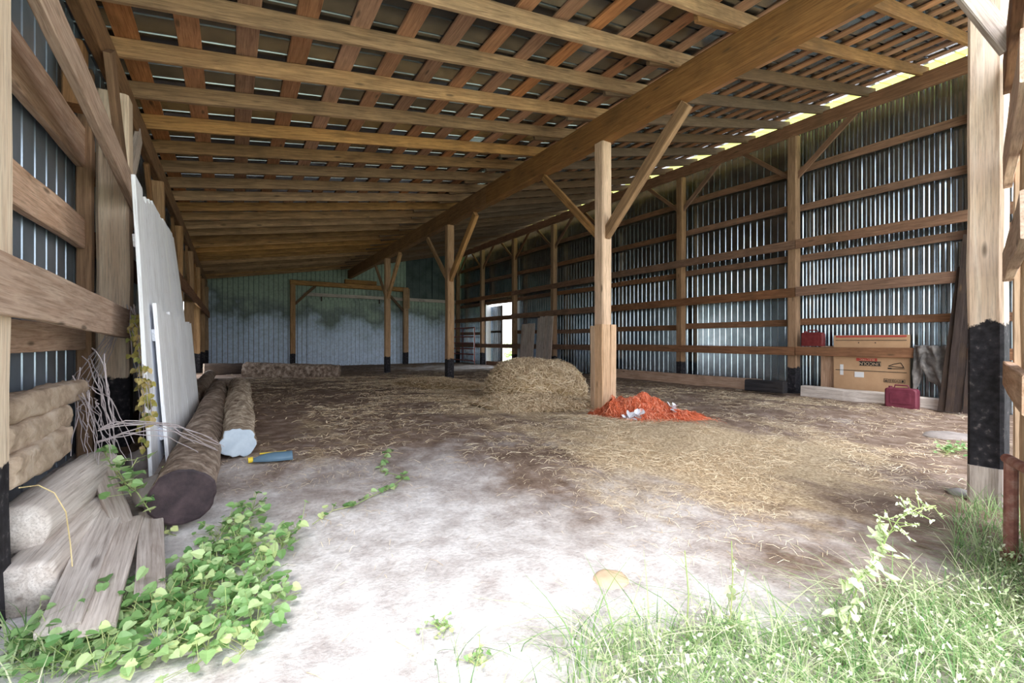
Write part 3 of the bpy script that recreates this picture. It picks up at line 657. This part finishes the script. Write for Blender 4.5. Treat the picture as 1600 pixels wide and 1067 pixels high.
# ------------------------------------------------------------------ logs
def log(nm, a, b, ra, rb, mat, endmat, label, lump=.10, squash=1.0, endlabel=None, n_=26, sq=0.0, group=None):
    a, b = V(a), V(b); mw = frame(a, b); L = (b-a).length; K = 30; m_ = max(8, int(L/.05)); vs = []; fs = []; sd_ = random.uniform(0, 99)
    for i in range(m_+1):
        t = i/m_
        for k in range(K):
            an = 2*math.pi*k/K; r = ra+(rb-ra)*t
            q = 1/max(abs(math.cos(an)), abs(math.sin(an))); r *= (1-sq)+sq*q*.92
            r *= 1+lump*noise.noise(V((t*L*2.2+sd_, math.cos(an)*1.3, math.sin(an)*1.3)))+lump*.7*noise.noise(V((t*L*10+sd_, math.cos(an)*3.5, math.sin(an)*3.5)))
            vs.append((t*L, math.cos(an)*r, math.sin(an)*r*squash))
    for i in range(m_):
        for k in range(K): fs.append((i*K+k, (i+1)*K+k, (i+1)*K+(k+1) % K, i*K+(k+1) % K))
    fs = [tuple(reversed(f)) for f in fs]
    fs.append(tuple(range(m_*K, m_*K+K)))
    r_ = empty(nm, (a.x, a.y, a.z-ra)); tag(r_, label, 'log', group)
    mobj('trunk', vs, fs, mat, r_, smooth=True, mw=mw)
    ev = [tuple(v) for v in vs[:K]]; c = len(ev); e2 = [(-.006, y*.93, z*.93) for (x, y, z) in ev]; ce = (-.006, 0, 0)
    evs = ev+e2+[ce]; ef = [(k, (k+1) % K, K+(k+1) % K, K+k) for k in range(K)]+[(K+k, K+(k+1) % K, 2*K) for k in range(K)]
    e_ = mobj('cut_end', evs, ef, endmat, r_, mw=mw)
    if endlabel: e_['label'] = endlabel
    return r_
log('log', (-.247, 3.28, .08), (-.20, 9.7, .15), .168, .145, M['bark'], M['cutdark'], 'long barked log in the left foreground with a dark tarred end', endlabel='dark tarred cut end')
log('log', (.045, 4.5, .135), (.13, 9.9, .165), .135, .165, M['barkw'], M['cutblue'], 'barked log with pale blue-white painted end lying beside the white panels', lump=.22, endlabel='pale blue-white painted end')
log('log', (.35, 14.9, .16), (2.65, 13.7, .12), .26, .21, M['bark'], M['bark'], 'thick squared log lying across the floor near the back wall', sq=.7, lump=.14)
log('log', (-.7, 16.0, .16), (.9, 16.2, .14), .2, .2, M['greyd'], M['bark'], 'dark timber lying behind the thick cross log', sq=.8)
log('log', (-.55, 9.0, .08), (-.5, 14.5, .1), .12, .13, M['bark'], M['bark'], 'thin log at the foot of the left wall past the white panels')
log('log', at(152, 733, 3.0), at(22, 832, 2.1), .125, .12, M['hewn'], M['hewn'], 'weathered hewn log along the left wall foot, upper one', sq=.3, lump=.08)
log('log', at(150, 798, 2.75), at(34, 925, 1.95), .11, .115, M['hewn'], M['hewn'], 'weathered hewn log along the left wall foot, lower inner one', sq=.5, lump=.08)
# mud-caked stacked blocks between the near left posts
for k, (z, y0, y1, X, r, lab) in enumerate(((.40, 2.9, 3.75, -.90, .085, 'lowest'), (.53, 2.95, 3.9, -.93, .075, 'middle'), (.66, 2.9, 4.35, -.95, .075, 'topmost'))):
    log('timber_block', (X, y1, z), (X, y0, z), r, r, M['mudlog'], M['mudlog'], f'mud-caked timber stacked on the hewn log by the left post, {lab} one', sq=.8, lump=.22, group='mud-caked timbers')
# boards lying in the left foreground
def gboard(u0, v0, z0, u1, v1, z1, wd, th, mat, lab):
    a_, b_ = atz(u0, v0, z0), atz(u1, v1, z1); o = plank('loose_board', a_, b_, wd, th, mat, seg=.2, rough=.004); return tag(o, lab, 'board', 'loose boards at the left')
gboard(172, 795, .02, 92, 985, -.12, .135, .03, M['grey'], 'wide grey loose board beside the lower hewn log')
gboard(204, 812, -.02, 150, 985, -.14, .115, .03, M['grey'], 'narrow pale loose board running under the creeper leaves')
gboard(236, 800, -.02, 234, 925, -.12, .11, .025, M['grey'], 'short split loose board nearest the tarred log end')
o = plank('loose_board', at(160, 738, 2.85), at(197, 838, 2.45), .10, .05, M['grey'], seg=.2); tag(o, 'short grey plank propped up on the loose boards', 'board', 'loose boards at the left')

def rock(nm, c, r, mat, label):
    vs = []; fs = []; K = 14; R_ = 8; sd_ = random.uniform(0, 50)
    for j in range(R_+1):
        ph = math.pi*j/R_
        for k in range(K):
            th = 2*math.pi*k/K; d = V((math.sin(ph)*math.cos(th), math.sin(ph)*math.sin(th), math.cos(ph)))
            q = 1+.25*noise.noise(d*1.6+V((sd_, 0, 0))); vs.append(V(c)+V((d.x*r[0], d.y*r[1], d.z*r[2]))*q)
    for j in range(R_):
        for k in range(K): fs.append((j*K+k, (j+1)*K+k, (j+1)*K+(k+1) % K, j*K+(k+1) % K))
    return tag(mobj(nm, vs, fs, mat, smooth=True), label, 'stone')
def onfl(u, v, dz=0):
    p = atz(u, v, -.1)
    for _ in range(4): p = atz(u, v, fl(p.x, p.y))
    p.z += dz; return p
p = onfl(955, 905); rock('flat_stone', (p.x, p.y, p.z-.005), (.10, .10, .03), M['tan'], 'flat tan stone in the dust at the grass edge')
p = onfl(1490, 680); rock('flat_stone', (p.x-.1, p.y, p.z-.02), (.35, .3, .06), M['stone'], 'broad grey stone sunk beside the right front post')
p = onfl(1500, 770); rock('flat_stone', (p.x, p.y, p.z), (.12, .08, .03), M['stone'], 'small pale stone at the foot of the right front post')
p = onfl(222, 735); rock('stone_slab', (p.x-.02, p.y+.1, p.z+.05), (.09, .12, .10), M['stone'], 'grey stone between the planks and the white panel foot')
p = V((-.42, 3.6, 0)); rock('stone_slab', (p.x, p.y, .06), (.10, .22, .08), M['stone'], 'rough stone wedged against the tarred log')

# blue plastic hand tool with yellow end
r_ = empty('plastic_scoop', (.27, 4.33, .0)); tag(r_, 'blue-grey plastic scoop with yellow knob lying on the floor by the painted log', 'scoop')
vs = []; fs = []; nn = 14
z0 = fl(.28, 4.3)
for i in range(nn+1):
    t = i/nn; x = .14+.30*t; wd = (.022+.045*math.sin(min(1, t*1.25)*math.pi*.62)); hh = .06*math.sin(min(1., t*1.3+.15)*math.pi*.55)
    for k in range(7):
        an = math.pi*k/6; vs.append((x, 4.32-.05*t-math.cos(an)*wd, z0+.012+math.sin(an)*hh))
for i in range(nn):
    for k in range(6): fs.append((i*7+k, i*7+k+1, (i+1)*7+k+1, (i+1)*7+k))
b_ = mobj('shell', vs, fs, M['blue'], r_, smooth=True); sd = b_.modifiers.new('s', 'SOLIDIFY'); sd.thickness = .006
mb = MB(); mb.tube([(.115, 4.31, z0+.028), (.15, 4.31, z0+.03)], .024, 12); mb.build('knob', M['yellow'], r_)
mb = MB(); mb.tube([(.2, 4.34, z0+.066), (.40, 4.32, z0+.066)], .006, 6); mb.build('rim_line', M['yellow'], r_)

# ------------------------------------------------------------------ hay
HP = (4.75, 6.75)
def hayz(x, y):
    a_ = gauss(x, y, HP[0], HP[1], .95, .78, .3); r2 = ((x-HP[0])/.98)**2+((y-HP[1])/.85)**2
    dome = .74*max(0, 1-r2**1.6)**.55 if r2 < 1 else 0
    z = max(dome*.96, .16*gauss(x, y, 4.35, 6.1, 1.1, .7))
    return z
vs = []; fs = []; K = 70
for j in range(K+1):
    for i in range(K+1):
        x = 3.2+3.0*i/K; y = 5.35+2.7*j/K
        z = hayz(x, y); nz = .06*noise.noise(V((x*4, y*4, 1)))+.03*noise.noise(V((x*11, y*11, 4)))
        vs.append((x, y, fl(x, y)-.05+z*1.0+(nz+.05)*sm(z/.12)))
for j in range(K):
    for i in range(K): fs.append((j*(K+1)+i, j*(K+1)+i+1, (j+1)*(K+1)+i+1, (j+1)*(K+1)+i))
r_ = mobj('hay_heap', vs, fs, M['haym'], smooth=True); tag(r_, 'rounded heap of loose hay behind the middle post', 'hay')
mb = MB(); rd = random.Random(11)
def strand(mb, p, n, L, wd, lift=.02, tint=None, flat=True):
    a_ = rd.uniform(0, 2*math.pi); d = V((math.cos(a_), math.sin(a_), 0)); d = (d-n*d.dot(n)).normalized()
    s_ = d.cross(n).normalized(); c = rd.gauss(0, .16)
    p0 = p+n*.004; pts = [p0, p0+d*L*.5+s_*c*L*.12+n*lift*rd.random(), p0+d*L+s_*c*L*.4+n*lift*rd.uniform(-.3, .6)]
    o = len(mb.v); q = (n+s_*rd.uniform(-.8, .8)).normalized(); sd2 = d.cross(q).normalized()
    t_ = rd.random() if tint is None else tint
    for pp in pts: mb.v += [pp-sd2*wd/2, pp+sd2*wd/2]; mb.t += [t_, t_]
    mb.f += [(o, o+1, o+3, o+2), (o+2, o+3, o+5, o+4)]
cnt = 0
while cnt < 11000:
    x, y = rd.uniform(3.3, 6.0), rd.uniform(5.4, 8.0); z = hayz(x, y)
    if z < .02 or (x > 4.9 and y < 5.5): continue
    e = .03; nx = (hayz(x-e, y)-hayz(x+e, y))/(2*e); ny = (hayz(x, y-e)-hayz(x, y+e))/(2*e); nrm = V((nx, ny, 1)).normalized()
    if abs(x-5.03) < .2 and abs(y-5.3) < .2: continue
    p = V((x, y, fl(x, y)-.05+z+(.05+.06*noise.noise(V((x*4, y*4, 1)))+.03*noise.noise(V((x*11, y*11, 4))))*sm(z/.12)))
    if nrm.z < .5 and rd.random() < .5: pass
    strand(mb, p, nrm, rd.uniform(.08, .24), .006, .06); cnt += 1
mb.build('loose_strands', M['hay'], r_)['kind'] = 'stuff'
mb = MB(); cnt = 0
while cnt < 36000:
    x, y = rd.uniform(-.1, 10.4), rd.uniform(1.0, 14) if rd.random() < .8 else rd.uniform(.8, 22)
    s_ = strawm(x, y)*sm((noise.noise(V((x*1.0, y*2.0, 5)))+.30)/.45)+.012
    if rd.random() > s_: continue
    wdd = .0034 if y < 6 else .0055
    if zcd(x, y) < 4: wdd = .0022
    strand(mb, V((x, y, fl(x, y))), V((0, 0, 1)), rd.uniform(.05, .17)*(.7 if zcd(x, y) < 4 else 1), wdd, .02, tint=min(1, .2+rd.random())); cnt += 1
tag(mb.build('scattered_straw', M['hay']), 'loose straw scattered over the earth floor', 'straw', kind='stuff')
# low hay drift left of the heap
vs = []; fs = []; K = 40
for j in range(K+1):
    for i in range(K+1):
        x = 3.0+2.6*i/K; y = 8.6+3.4*j/K; z = .17*max(0, 1-(((x-4.2)/1.15)**2+((y-10.2)/1.5)**2))
        vs.append((x, y, fl(x, y)-.03+z*(1+.4*noise.noise(V((x*5, y*5, 0))))))
for j in range(K):
    for i in range(K): fs.append((j*(K+1)+i, j*(K+1)+i+1, (j+1)*(K+1)+i+1, (j+1)*(K+1)+i))
dr = mobj('hay_drift', vs, fs, M['haym'], smooth=True); tag(dr, 'low spread of hay on the floor beyond the heap', 'hay', kind='stuff')
mb = MB()
for _ in range(3000):
    x, y = rd.gauss(4.2, .6), rd.gauss(10.2, .8); z = .17*max(0, 1-(((x-4.2)/1.15)**2+((y-10.2)/1.5)**2))
    strand(mb, V((x, y, fl(x, y)-.02+z)), V((0, 0, 1)), rd.uniform(.08, .2), .008, .04)
mb.build('loose_strands', M['hay'], dr)['kind'] = 'stuff'

# ------------------------------------------------------------------ orange twine heap
def nz_(x, y):
    z = .24*min(1, 1.5*gauss(x, y, 4.95, 4.72, .38, .30, -.6))+.13*gauss(x, y, 5.15, 4.3, .36, .25, -.7)+.08*gauss(x, y, 5.42, 3.95, .3, .15, -.8)
    z *= 1+.55*noise.noise(V((x*5, y*5, 9)))+.3*noise.noise(V((x*12, y*12, 2)))
    return max(0, z-.035)
r_ = empty('twine_heap', (5.05, 4.5, fl0(5, 4.5))); tag(r_, 'tangled heap of orange baler twine at the foot of the middle post', 'twine')
vs = []; fs = []; K = 50
for j in range(K+1):
    for i in range(K+1):
        x = 4.1+1.7*i/K; y = 3.5+1.75*j/K; z = nz_(x, y); vs.append((x, y, fl(x, y)-.03+z*.95+.03*sm(z/.04)*(1+noise.noise(V((x*14, y*14, 0))))))
for j in range(K):
    for i in range(K): fs.append((j*(K+1)+i, j*(K+1)+i+1, (j+1)*(K+1)+i+1, (j+1)*(K+1)+i))
co = mobj('packed_twine', vs, fs, None, r_, smooth=True)
co.data.materials.append(noisy('orange_core', [(.3, (.28, .05, .02)), (.7, (.65, .16, .07))], scale=40, bump=1.))
mb = MB(); rd = random.Random(21)
for _ in range(1500):
    while True:
        x, y = rd.gauss(5.05, .33), rd.gauss(4.5, .33)
        if nz_(x, y) > .012: break
    a_ = rd.gauss(-.75, .9); pts = []; L = rd.uniform(.15, .5); n_ = 9
    for k in range(n_):
        a_ += rd.uniform(-.45, .45); x += math.cos(a_)*L/n_; y += math.sin(a_)*L/n_
        if abs(x-5.0) < .19 and y > 5.1: break
        pts.append(V((x, y, fl(x, y)+nz_(x, y)+rd.uniform(-.005, .028))))
    if len(pts) < 3: continue
    t0 = len(mb.v); tt = rd.random(); mb.ribbon(pts, rd.uniform(.007, .014), V((math.sin(a_), -math.cos(a_), rd.uniform(-.6, .6))).normalized(), tt)
mb.build('strands', M['net'], r_)['kind'] = 'stuff'
def rv0(rd): return V((rd.uniform(-1, 1), rd.uniform(-1, 1), rd.uniform(-1, 1)))
for k in range(26):
    x, y = (rd.uniform(4.50, 4.78), rd.uniform(4.36, 4.42)) if k < 18 else (rd.gauss(5.27, .04), rd.gauss(4.12, .04))
    y -= (x-4.5)*.35 if k < 18 else 0
    c = V((x, y, fl(x, y)+nz_(x, y)+.02)); rx, ry, rz = rd.uniform(.02, .05), rd.uniform(.02, .04), rd.uniform(.012, .03)
    mb = MB(); mb.leaf(c, rv0(rd), V((0, 0, 1))+rv0(rd)*.5, rx*3, ry*3, 0, heart=False); mb.t = []
    mb.build('wrap_scrap', M['netwhite'], r_)['label'] = 'white plastic scrap'

# ------------------------------------------------------------------ right foreground: gate wing, pipe post
def wing(u, zc_): return at(u, 533.5, zc_)
q0 = at(1574, 533.5, 3.35); dirc = V((CY*1.036+SY, -SY*1.036+CY, 0)).normalized(); q1 = q0-dirc*2.0
nrm = V((dirc.y, -dirc.x, 0))
r_ = empty('side_wing', ((q0+q1)/2).to_tuple()[:2]+(-.25,)); tag(r_, 'plank-railed timber wing wall at the far right edge', 'wall frame')
for (zb, hh, k) in ((2.98, .26, 0), (2.26, .24, 1), (1.56, .22, 2), (.76, .18, 3)):
    plank('rail', (q0.x, q0.y, zb), (q1.x, q1.y, zb), .05, hh, M['railp'] if k else M['rail'], parent=r_)
for t in (.12, .9, 1.6):
    p = q0-dirc*t+nrm*.1; plank('upright', (p.x, p.y, -.28), (p.x, p.y, 3.0), .12, .14, M['postclean'], up=(0, 1, 0), parent=r_)
mb = MB(); p = q0+nrm*.20-dirc*1.05; sheet(mb, (p.x, p.y, -.28), -dirc, (0, 0, 1), nrm, 1.1, 3.4, pitch=.2); mb.build('ribbed_sheet', M['metal'], r_)
# bright sheet siding above the facade board
mb = MB(); a_ = at(1536, 20, 3.75); d2 = (at(1680, 20, 3.75)-a_).normalized(); sheet(mb, (a_.x, a_.y, 3.3), d2, (0, 0, 1), V((d2.y, -d2.x, 0)), .9, 1.25, pitch=.25)
tag(mb.build('siding_sheet', M['metalw']), 'bright ribbed siding sheet above the right front post', 'siding')
r_ = empty('pipe_post', at(1580, 885, 2.49)); r_.location.z = -.25; tag(r_, 'rusty steel gate pipe standing in the grass at the right edge', 'pipe')
p = at(1579, 885, 2.49); pt = at(1580, 722, 2.49)
mb = MB(); mb.tube([(p.x, p.y, -.25), (pt.x, pt.y, pt.z)], .030, 12); mb.build('upright_pipe', M['rust'], r_)
mb = MB(); e1 = at(1573, 716, 2.52); e2 = at(1640, 752, 2.15); mb.tube([e1, e1.lerp(e2, .5), e2], .027, 12); mb.build('cross_pipe', M['rust'], r_)
mb = MB(); mb.tube([(p.x, p.y, -.24), (p.x, p.y, -.17)], .042, 12); mb.build('collar', M['rust'], r_)

# ------------------------------------------------------------------ plants
def rv(rd, k=1): return V((rd.uniform(-1, 1), rd.uniform(-1, 1), rd.uniform(-1, 1)))*k
def creeper(nm, paths, nleaf, label, L=(.03, .06), seed=1, h=.05, tint=(0, .9), spread=.03):
    rd = random.Random(seed); r_ = empty(nm, paths[0][0]); tag(r_, label, 'creeper')
    ms_, ml = MB(), MB()
    for path in paths:
        ms_.tube(path, .0028, 5)
    tot = sum((path[i+1]-path[i]).length for path in paths for i in range(len(path)-1))
    for path in paths:
        for i in range(len(path)-1):
            seg = path[i+1]-path[i]; k = max(1, round(nleaf*seg.length/tot))
            for _ in range(k):
                t = rd.random(); p = path[i]+seg*t; q = p+V((rd.gauss(0, spread), rd.gauss(0, spread), abs(rd.gauss(h*.4, h*.5))))
                ms_.tube([p, q], .0014, 3)
                d = V((rd.uniform(-1, 1), rd.uniform(-1, 1), rd.uniform(-.5, .2))); n = V((rd.uniform(-.6, .3), rd.uniform(-.9, .1), 1))
                l_ = rd.uniform(*L); ml.leaf(q, d, n, l_, l_*.95, rd.uniform(*tint))
    ms_.build('stems', M['stem'], r_); ml.build('foliage', M['leaf'], r_); return r_
def wob(p0, p1, n, amp, rd, up=0.01):
    out = []
    for i in range(n+1):
        t = i/n; p = V(p0).lerp(V(p1), t); p += V((rd.uniform(-amp, amp), rd.uniform(-amp, amp), 0))
        p.z = max(p.z, fl(p.x, p.y))+up; out.append(p)
    return out
rd = random.Random(31)
pix = [(488, 822), (520, 800), (552, 793), (580, 778), (602, 768), (622, 755), (632, 748), (612, 742), (594, 738), (602, 722), (606, 706)]
pts = [onfl(u, v, .012) for u, v in pix]
creeper('creeping_vine', [pts], 42, 'thin green creeper runner stretched over the dusty floor', L=(.035, .055), seed=2, h=.03, spread=.018)
paths = []
for (a_, b_) in (((100, 1060), (250, 910)), ((150, 1050), (330, 900)), ((230, 1050), (395, 850)), ((60, 1060), (150, 960)), ((300, 1060), (420, 900)), ((250, 960), (360, 830)),
                 ((330, 980), (470, 830)), ((380, 1040), (440, 930)), ((180, 1000), (300, 950)), ((330, 930), (400, 800)), ((20, 1050), (90, 990)), ((140, 1064), (320, 1010))):
    paths.append(wob(onfl(*a_), onfl(*b_), 8, .03, rd, .03))
creeper('creeping_vine', paths, 1000, 'dense green heart-leaved creeper mat in the left foreground', L=(.025, .06), seed=3, h=.09, spread=.055)
vp = [at(160, 700, 2.9), at(175, 730, 2.75), at(190, 750, 2.65), at(215, 770, 2.55), at(235, 800, 2.5)]
vp2 = [at(215, 715, 2.8), at(200, 740, 2.7), at(205, 775, 2.6), at(185, 735, 2.7)]
creeper('climbing_vine', [vp, vp2], 46, 'small green vine climbing among the planks by the left post', L=(.04, .065), seed=4, h=.03, spread=.03)
vp = [onfl(252, 795, .25), onfl(262, 820, .1), onfl(258, 838, .02), onfl(275, 842, .02)]
creeper('climbing_vine', [vp], 14, 'yellowing vine tip in front of the tarred log end', L=(.03, .045), seed=5, h=.02, tint=(.7, 1), spread=.02)
p = onfl(1490, 706); creeper('seedling_patch', [[p+V((-.25, 0, .01)), p+V((0, .02, .02)), p+V((.25, -.05, .01))]], 70, 'small green seedlings on the floor left of the front post', L=(.03, .05), seed=6, h=.07, spread=.06)
for k, (u, v, lab) in enumerate(((690, 985, 'small pale weed in the dust nearest the grass'), (745, 1040, 'small pale weed at the bottom middle'), (1340, 790, 'lone sprig by the sparse straw'))):
    if k == 2: continue
    p = onfl(u, v); creeper('small_weed', [[p, p+V((.02, .01, .05))], [p, p+V((-.03, .02, .03))], [p, p+V((.03, -.03, .03))]], 22, lab, L=(.012, .028), seed=8+k, h=.03, tint=(.4, .9), spread=.03)
# dry hanging vine on the left rail end
r_ = empty('dry_vine', (-.78, 5.6, 1.2)); tag(r_, 'dried hanging vine with yellowed leaves over the left rail end', 'vine')
rd = random.Random(41); ms_, ml = MB(), MB()
def sag(p0, p1, n, dip, rd=rd, j=.012): return [V(p0).lerp(V(p1), i/n)+V((rd.uniform(-j, j), rd.uniform(-j, j), -dip*4*(i/n)*(1-i/n)+rd.uniform(-j, j))) for i in range(n+1)]
tops = [at(205+rd.uniform(-8, 8), 482+rd.uniform(-6, 6), 4.1) for _ in range(18)]
for k, p in enumerate(tops):
    if k < 9:
        e = at(212+rd.uniform(-6, 30), 560+rd.uniform(0, 150), 3.25+rd.uniform(-.1, .1)); pts = sag(p, e, 9, -.06)
        for q in pts[2:]:
            for _ in range(3): ml.leaf(q+rv(rd, .02), V((rd.uniform(-1, 1), rd.uniform(-1, 1), -1)), V((0, -1, .3))+rv(rd, .5), .045, .035, rd.random())
    else: e = at(rd.uniform(105, 150), rd.uniform(590, 640), 3.6); pts = sag(p, e, 9, -.02)
    ms_.tube(pts, .0045, 5, .002)
for k in range(26):
    a_ = at(rd.uniform(110, 165), rd.uniform(540, 640), rd.uniform(3.0, 3.6)); b_ = at(rd.uniform(110, 215), rd.uniform(660, 735), rd.uniform(2.7, 3.1)); ms_.tube(sag(a_, b_, 8, rd.uniform(-.14, .06)), .004, 5, .002)
for k in range(7):
    a_ = at(rd.uniform(150, 165), rd.uniform(668, 690), 2.9); b_ = at(rd.uniform(300, 350), rd.uniform(680, 725), 3.1); ms_.tube(sag(a_, b_, 10, -.10), .0042, 5, .002)
ms_.build('stems', M['drystem'], r_); ml.build('dry_foliage', M['dryleaf'], r_)
# thin yellow root on the hewn log
mb = MB(); mb.tube([at(30, 762, 1.85), at(60, 758, 2.0), at(85, 770, 2.05), at(103, 800, 2.05), at(110, 850, 1.95), at(113, 885, 1.9)], .0025, 5)
tag(mb.build('dry_root', M['root']), 'thin yellow root trailing over the hewn logs', 'root')

# grass bank in the foreground
mb = MB(); rd = random.Random(51)
def blade(mb, p, L, lean, wd, tint):
    a_ = rd.uniform(0, 6.28); d = V((math.cos(a_), math.sin(a_), 0)); pts = []
    for i in range(5):
        t = i/4; pts.append(p+d*lean*L*t*t+V((0, 0, L*(t-.35*lean*t*t))))
    mb.ribbon(pts, wd, V((-d.y, d.x, 0)), tint)
def gmask(x, y):
    zc = zcd(x, y)
    if zc < .5: return 0
    u = 800+700*(CY*x-SY*y)/zc; v = 533.5+700*(1-fl0(x, y))/zc
    lim = 975 if u < 1220 else 975-(u-1220)*.30
    lim += 60*noise.noise(V((x*4, y*4, 0)))
    k = 0
    if u > 840 and v > lim: k = sm((u-840)/140)*min(1, (v-lim)/60)
    if 940 < u < 1240 and v > 1000: k *= 1
    if u < 130 and v > 985: k = max(k, .25)
    if 640 < u < 880 and v > 1010: k = max(k, .08)
    return k
cnt = 0; tries = 0
while cnt < 17000 and tries < 400000:
    tries += 1; x, y = rd.uniform(-1, 4.6), rd.uniform(-.8, 2.6); k = gmask(x, y)
    if rd.random() > k or x < -.72: continue
    zc = zcd(x, y); L = rd.uniform(.06, .24)*(.8 if zc < 1.5 else 1)
    if rd.random() < .06: L *= 1.6
    blade(mb, V((x, y, fl(x, y)-.01)), L, rd.uniform(.2, 2.0), rd.uniform(.0025, .0075), rd.random()); cnt += 1
for _ in range(260):
    u = rd.choice([rd.uniform(900, 1250), rd.uniform(1280, 1600), rd.uniform(1280, 1600)]); p = onfl(u, rd.uniform(985, 1060) if u < 1280 else rd.uniform(930, 1060))
    blade(mb, p, rd.uniform(.18, .34), rd.uniform(.8, 2.2), rd.uniform(.006, .010), rd.uniform(.1, 1))
tag(mb.build('grass', M['grass']), 'long bright grass growing along the front of the opening', 'grass', kind='stuff')
mb = MB()
cnt = 0; tries = 0
while cnt < 9000 and tries < 400000:
    tries += 1; x, y = rd.uniform(-.2, 4.2), rd.uniform(-.8, 1.9); k = gmask(x, y)
    if k < .3 or rd.random() > k: continue
    p = V((x, y, fl(x, y)+rd.uniform(.02, .16))); mb.leaf(p, rv(rd)+V((0, 0, .3)), V((rd.uniform(-.7, .7), rd.uniform(-1, .3), 1)), rd.uniform(.012, .03), rd.uniform(.006, .014), rd.random(), heart=False); cnt += 1
tag(mb.build('low_weeds', M['weed']), 'pale small-leaved weeds tangled through the foreground grass', 'weeds', kind='stuff')
# tall grass round the right post and pipe
mb = MB()
for _ in range(420):
    u = rd.uniform(1490, 1600); v = rd.uniform(790, 900); p = onfl(u, v); blade(mb, p, rd.uniform(.1, .3), rd.uniform(.3, 1.6), rd.uniform(.004, .008), rd.random()*.8)
tag(mb.build('tall_grass', M['grass']), 'taller grass clump around the rusty pipe and front post', 'grass', kind='stuff')
# long blades at bottom left
mb = MB()
for _ in range(60):
    p = onfl(rd.uniform(0, 130), rd.uniform(1000, 1060)); blade(mb, p, rd.uniform(.12, .28), rd.uniform(.3, 1.6), rd.uniform(.006, .011), rd.random()*.8)
tag(mb.build('grass_tuft', M['grass']), 'tuft of wide grass blades in the bottom left corner', 'grass', kind='stuff')
# tall flowering weed at the right
def tallweed(nm, pxs, zc_, nb_, label, seed):
    rd = random.Random(seed); r_ = empty(nm, at(*pxs[0], zc_)); tag(r_, label, 'weed'); a_, b_ = MB(), MB()
    st = [at(u, v, zc_) for u, v in pxs]; a_.tube(st, .004, 6, .002)
    for i in range(1, len(st)):
        for _ in range(nb_):
            t = rd.random(); p = st[i-1].lerp(st[i], t); d = (rv(rd)+V((0, 0, .5))).normalized(); hi = i/len(st)
            q = p+d*rd.uniform(.03, .09); a_.tube([p, q], .0016, 4)
            big = hi < .55
            for m_ in range(2 if big else 5):
                pp = p.lerp(q, .4+.6*rd.random()); l_ = rd.uniform(.03, .055) if big else rd.uniform(.008, .018)
                b_.leaf(pp, rv(rd)+V((0, 0, -.2)), V((0, -.6, 1))+rv(rd, .4), l_, l_*.7, rd.uniform(.3, 1))
    a_.build('stem', M['stem'], r_); b_.build('leaves', M['weed'], r_)
tallweed('tall_weed', [(1305, 1040), (1325, 975), (1342, 905), (1375, 875), (1385, 840), (1405, 810), (1432, 795), (1462, 790)], 1.75, 9, 'tall pale flowering weed standing out of the grass at right', 61)
tallweed('tall_weed', [(1130, 1010), (1142, 960), (1145, 900), (1143, 845)], 1.9, 4, 'slim weed stalk with one green bud in the middle of the grass', 62)
tallweed('tall_weed', [(1072, 1000), (1076, 930), (1070, 860)], 1.9, 1, 'thin seed stalk left of the slim weed', 63)
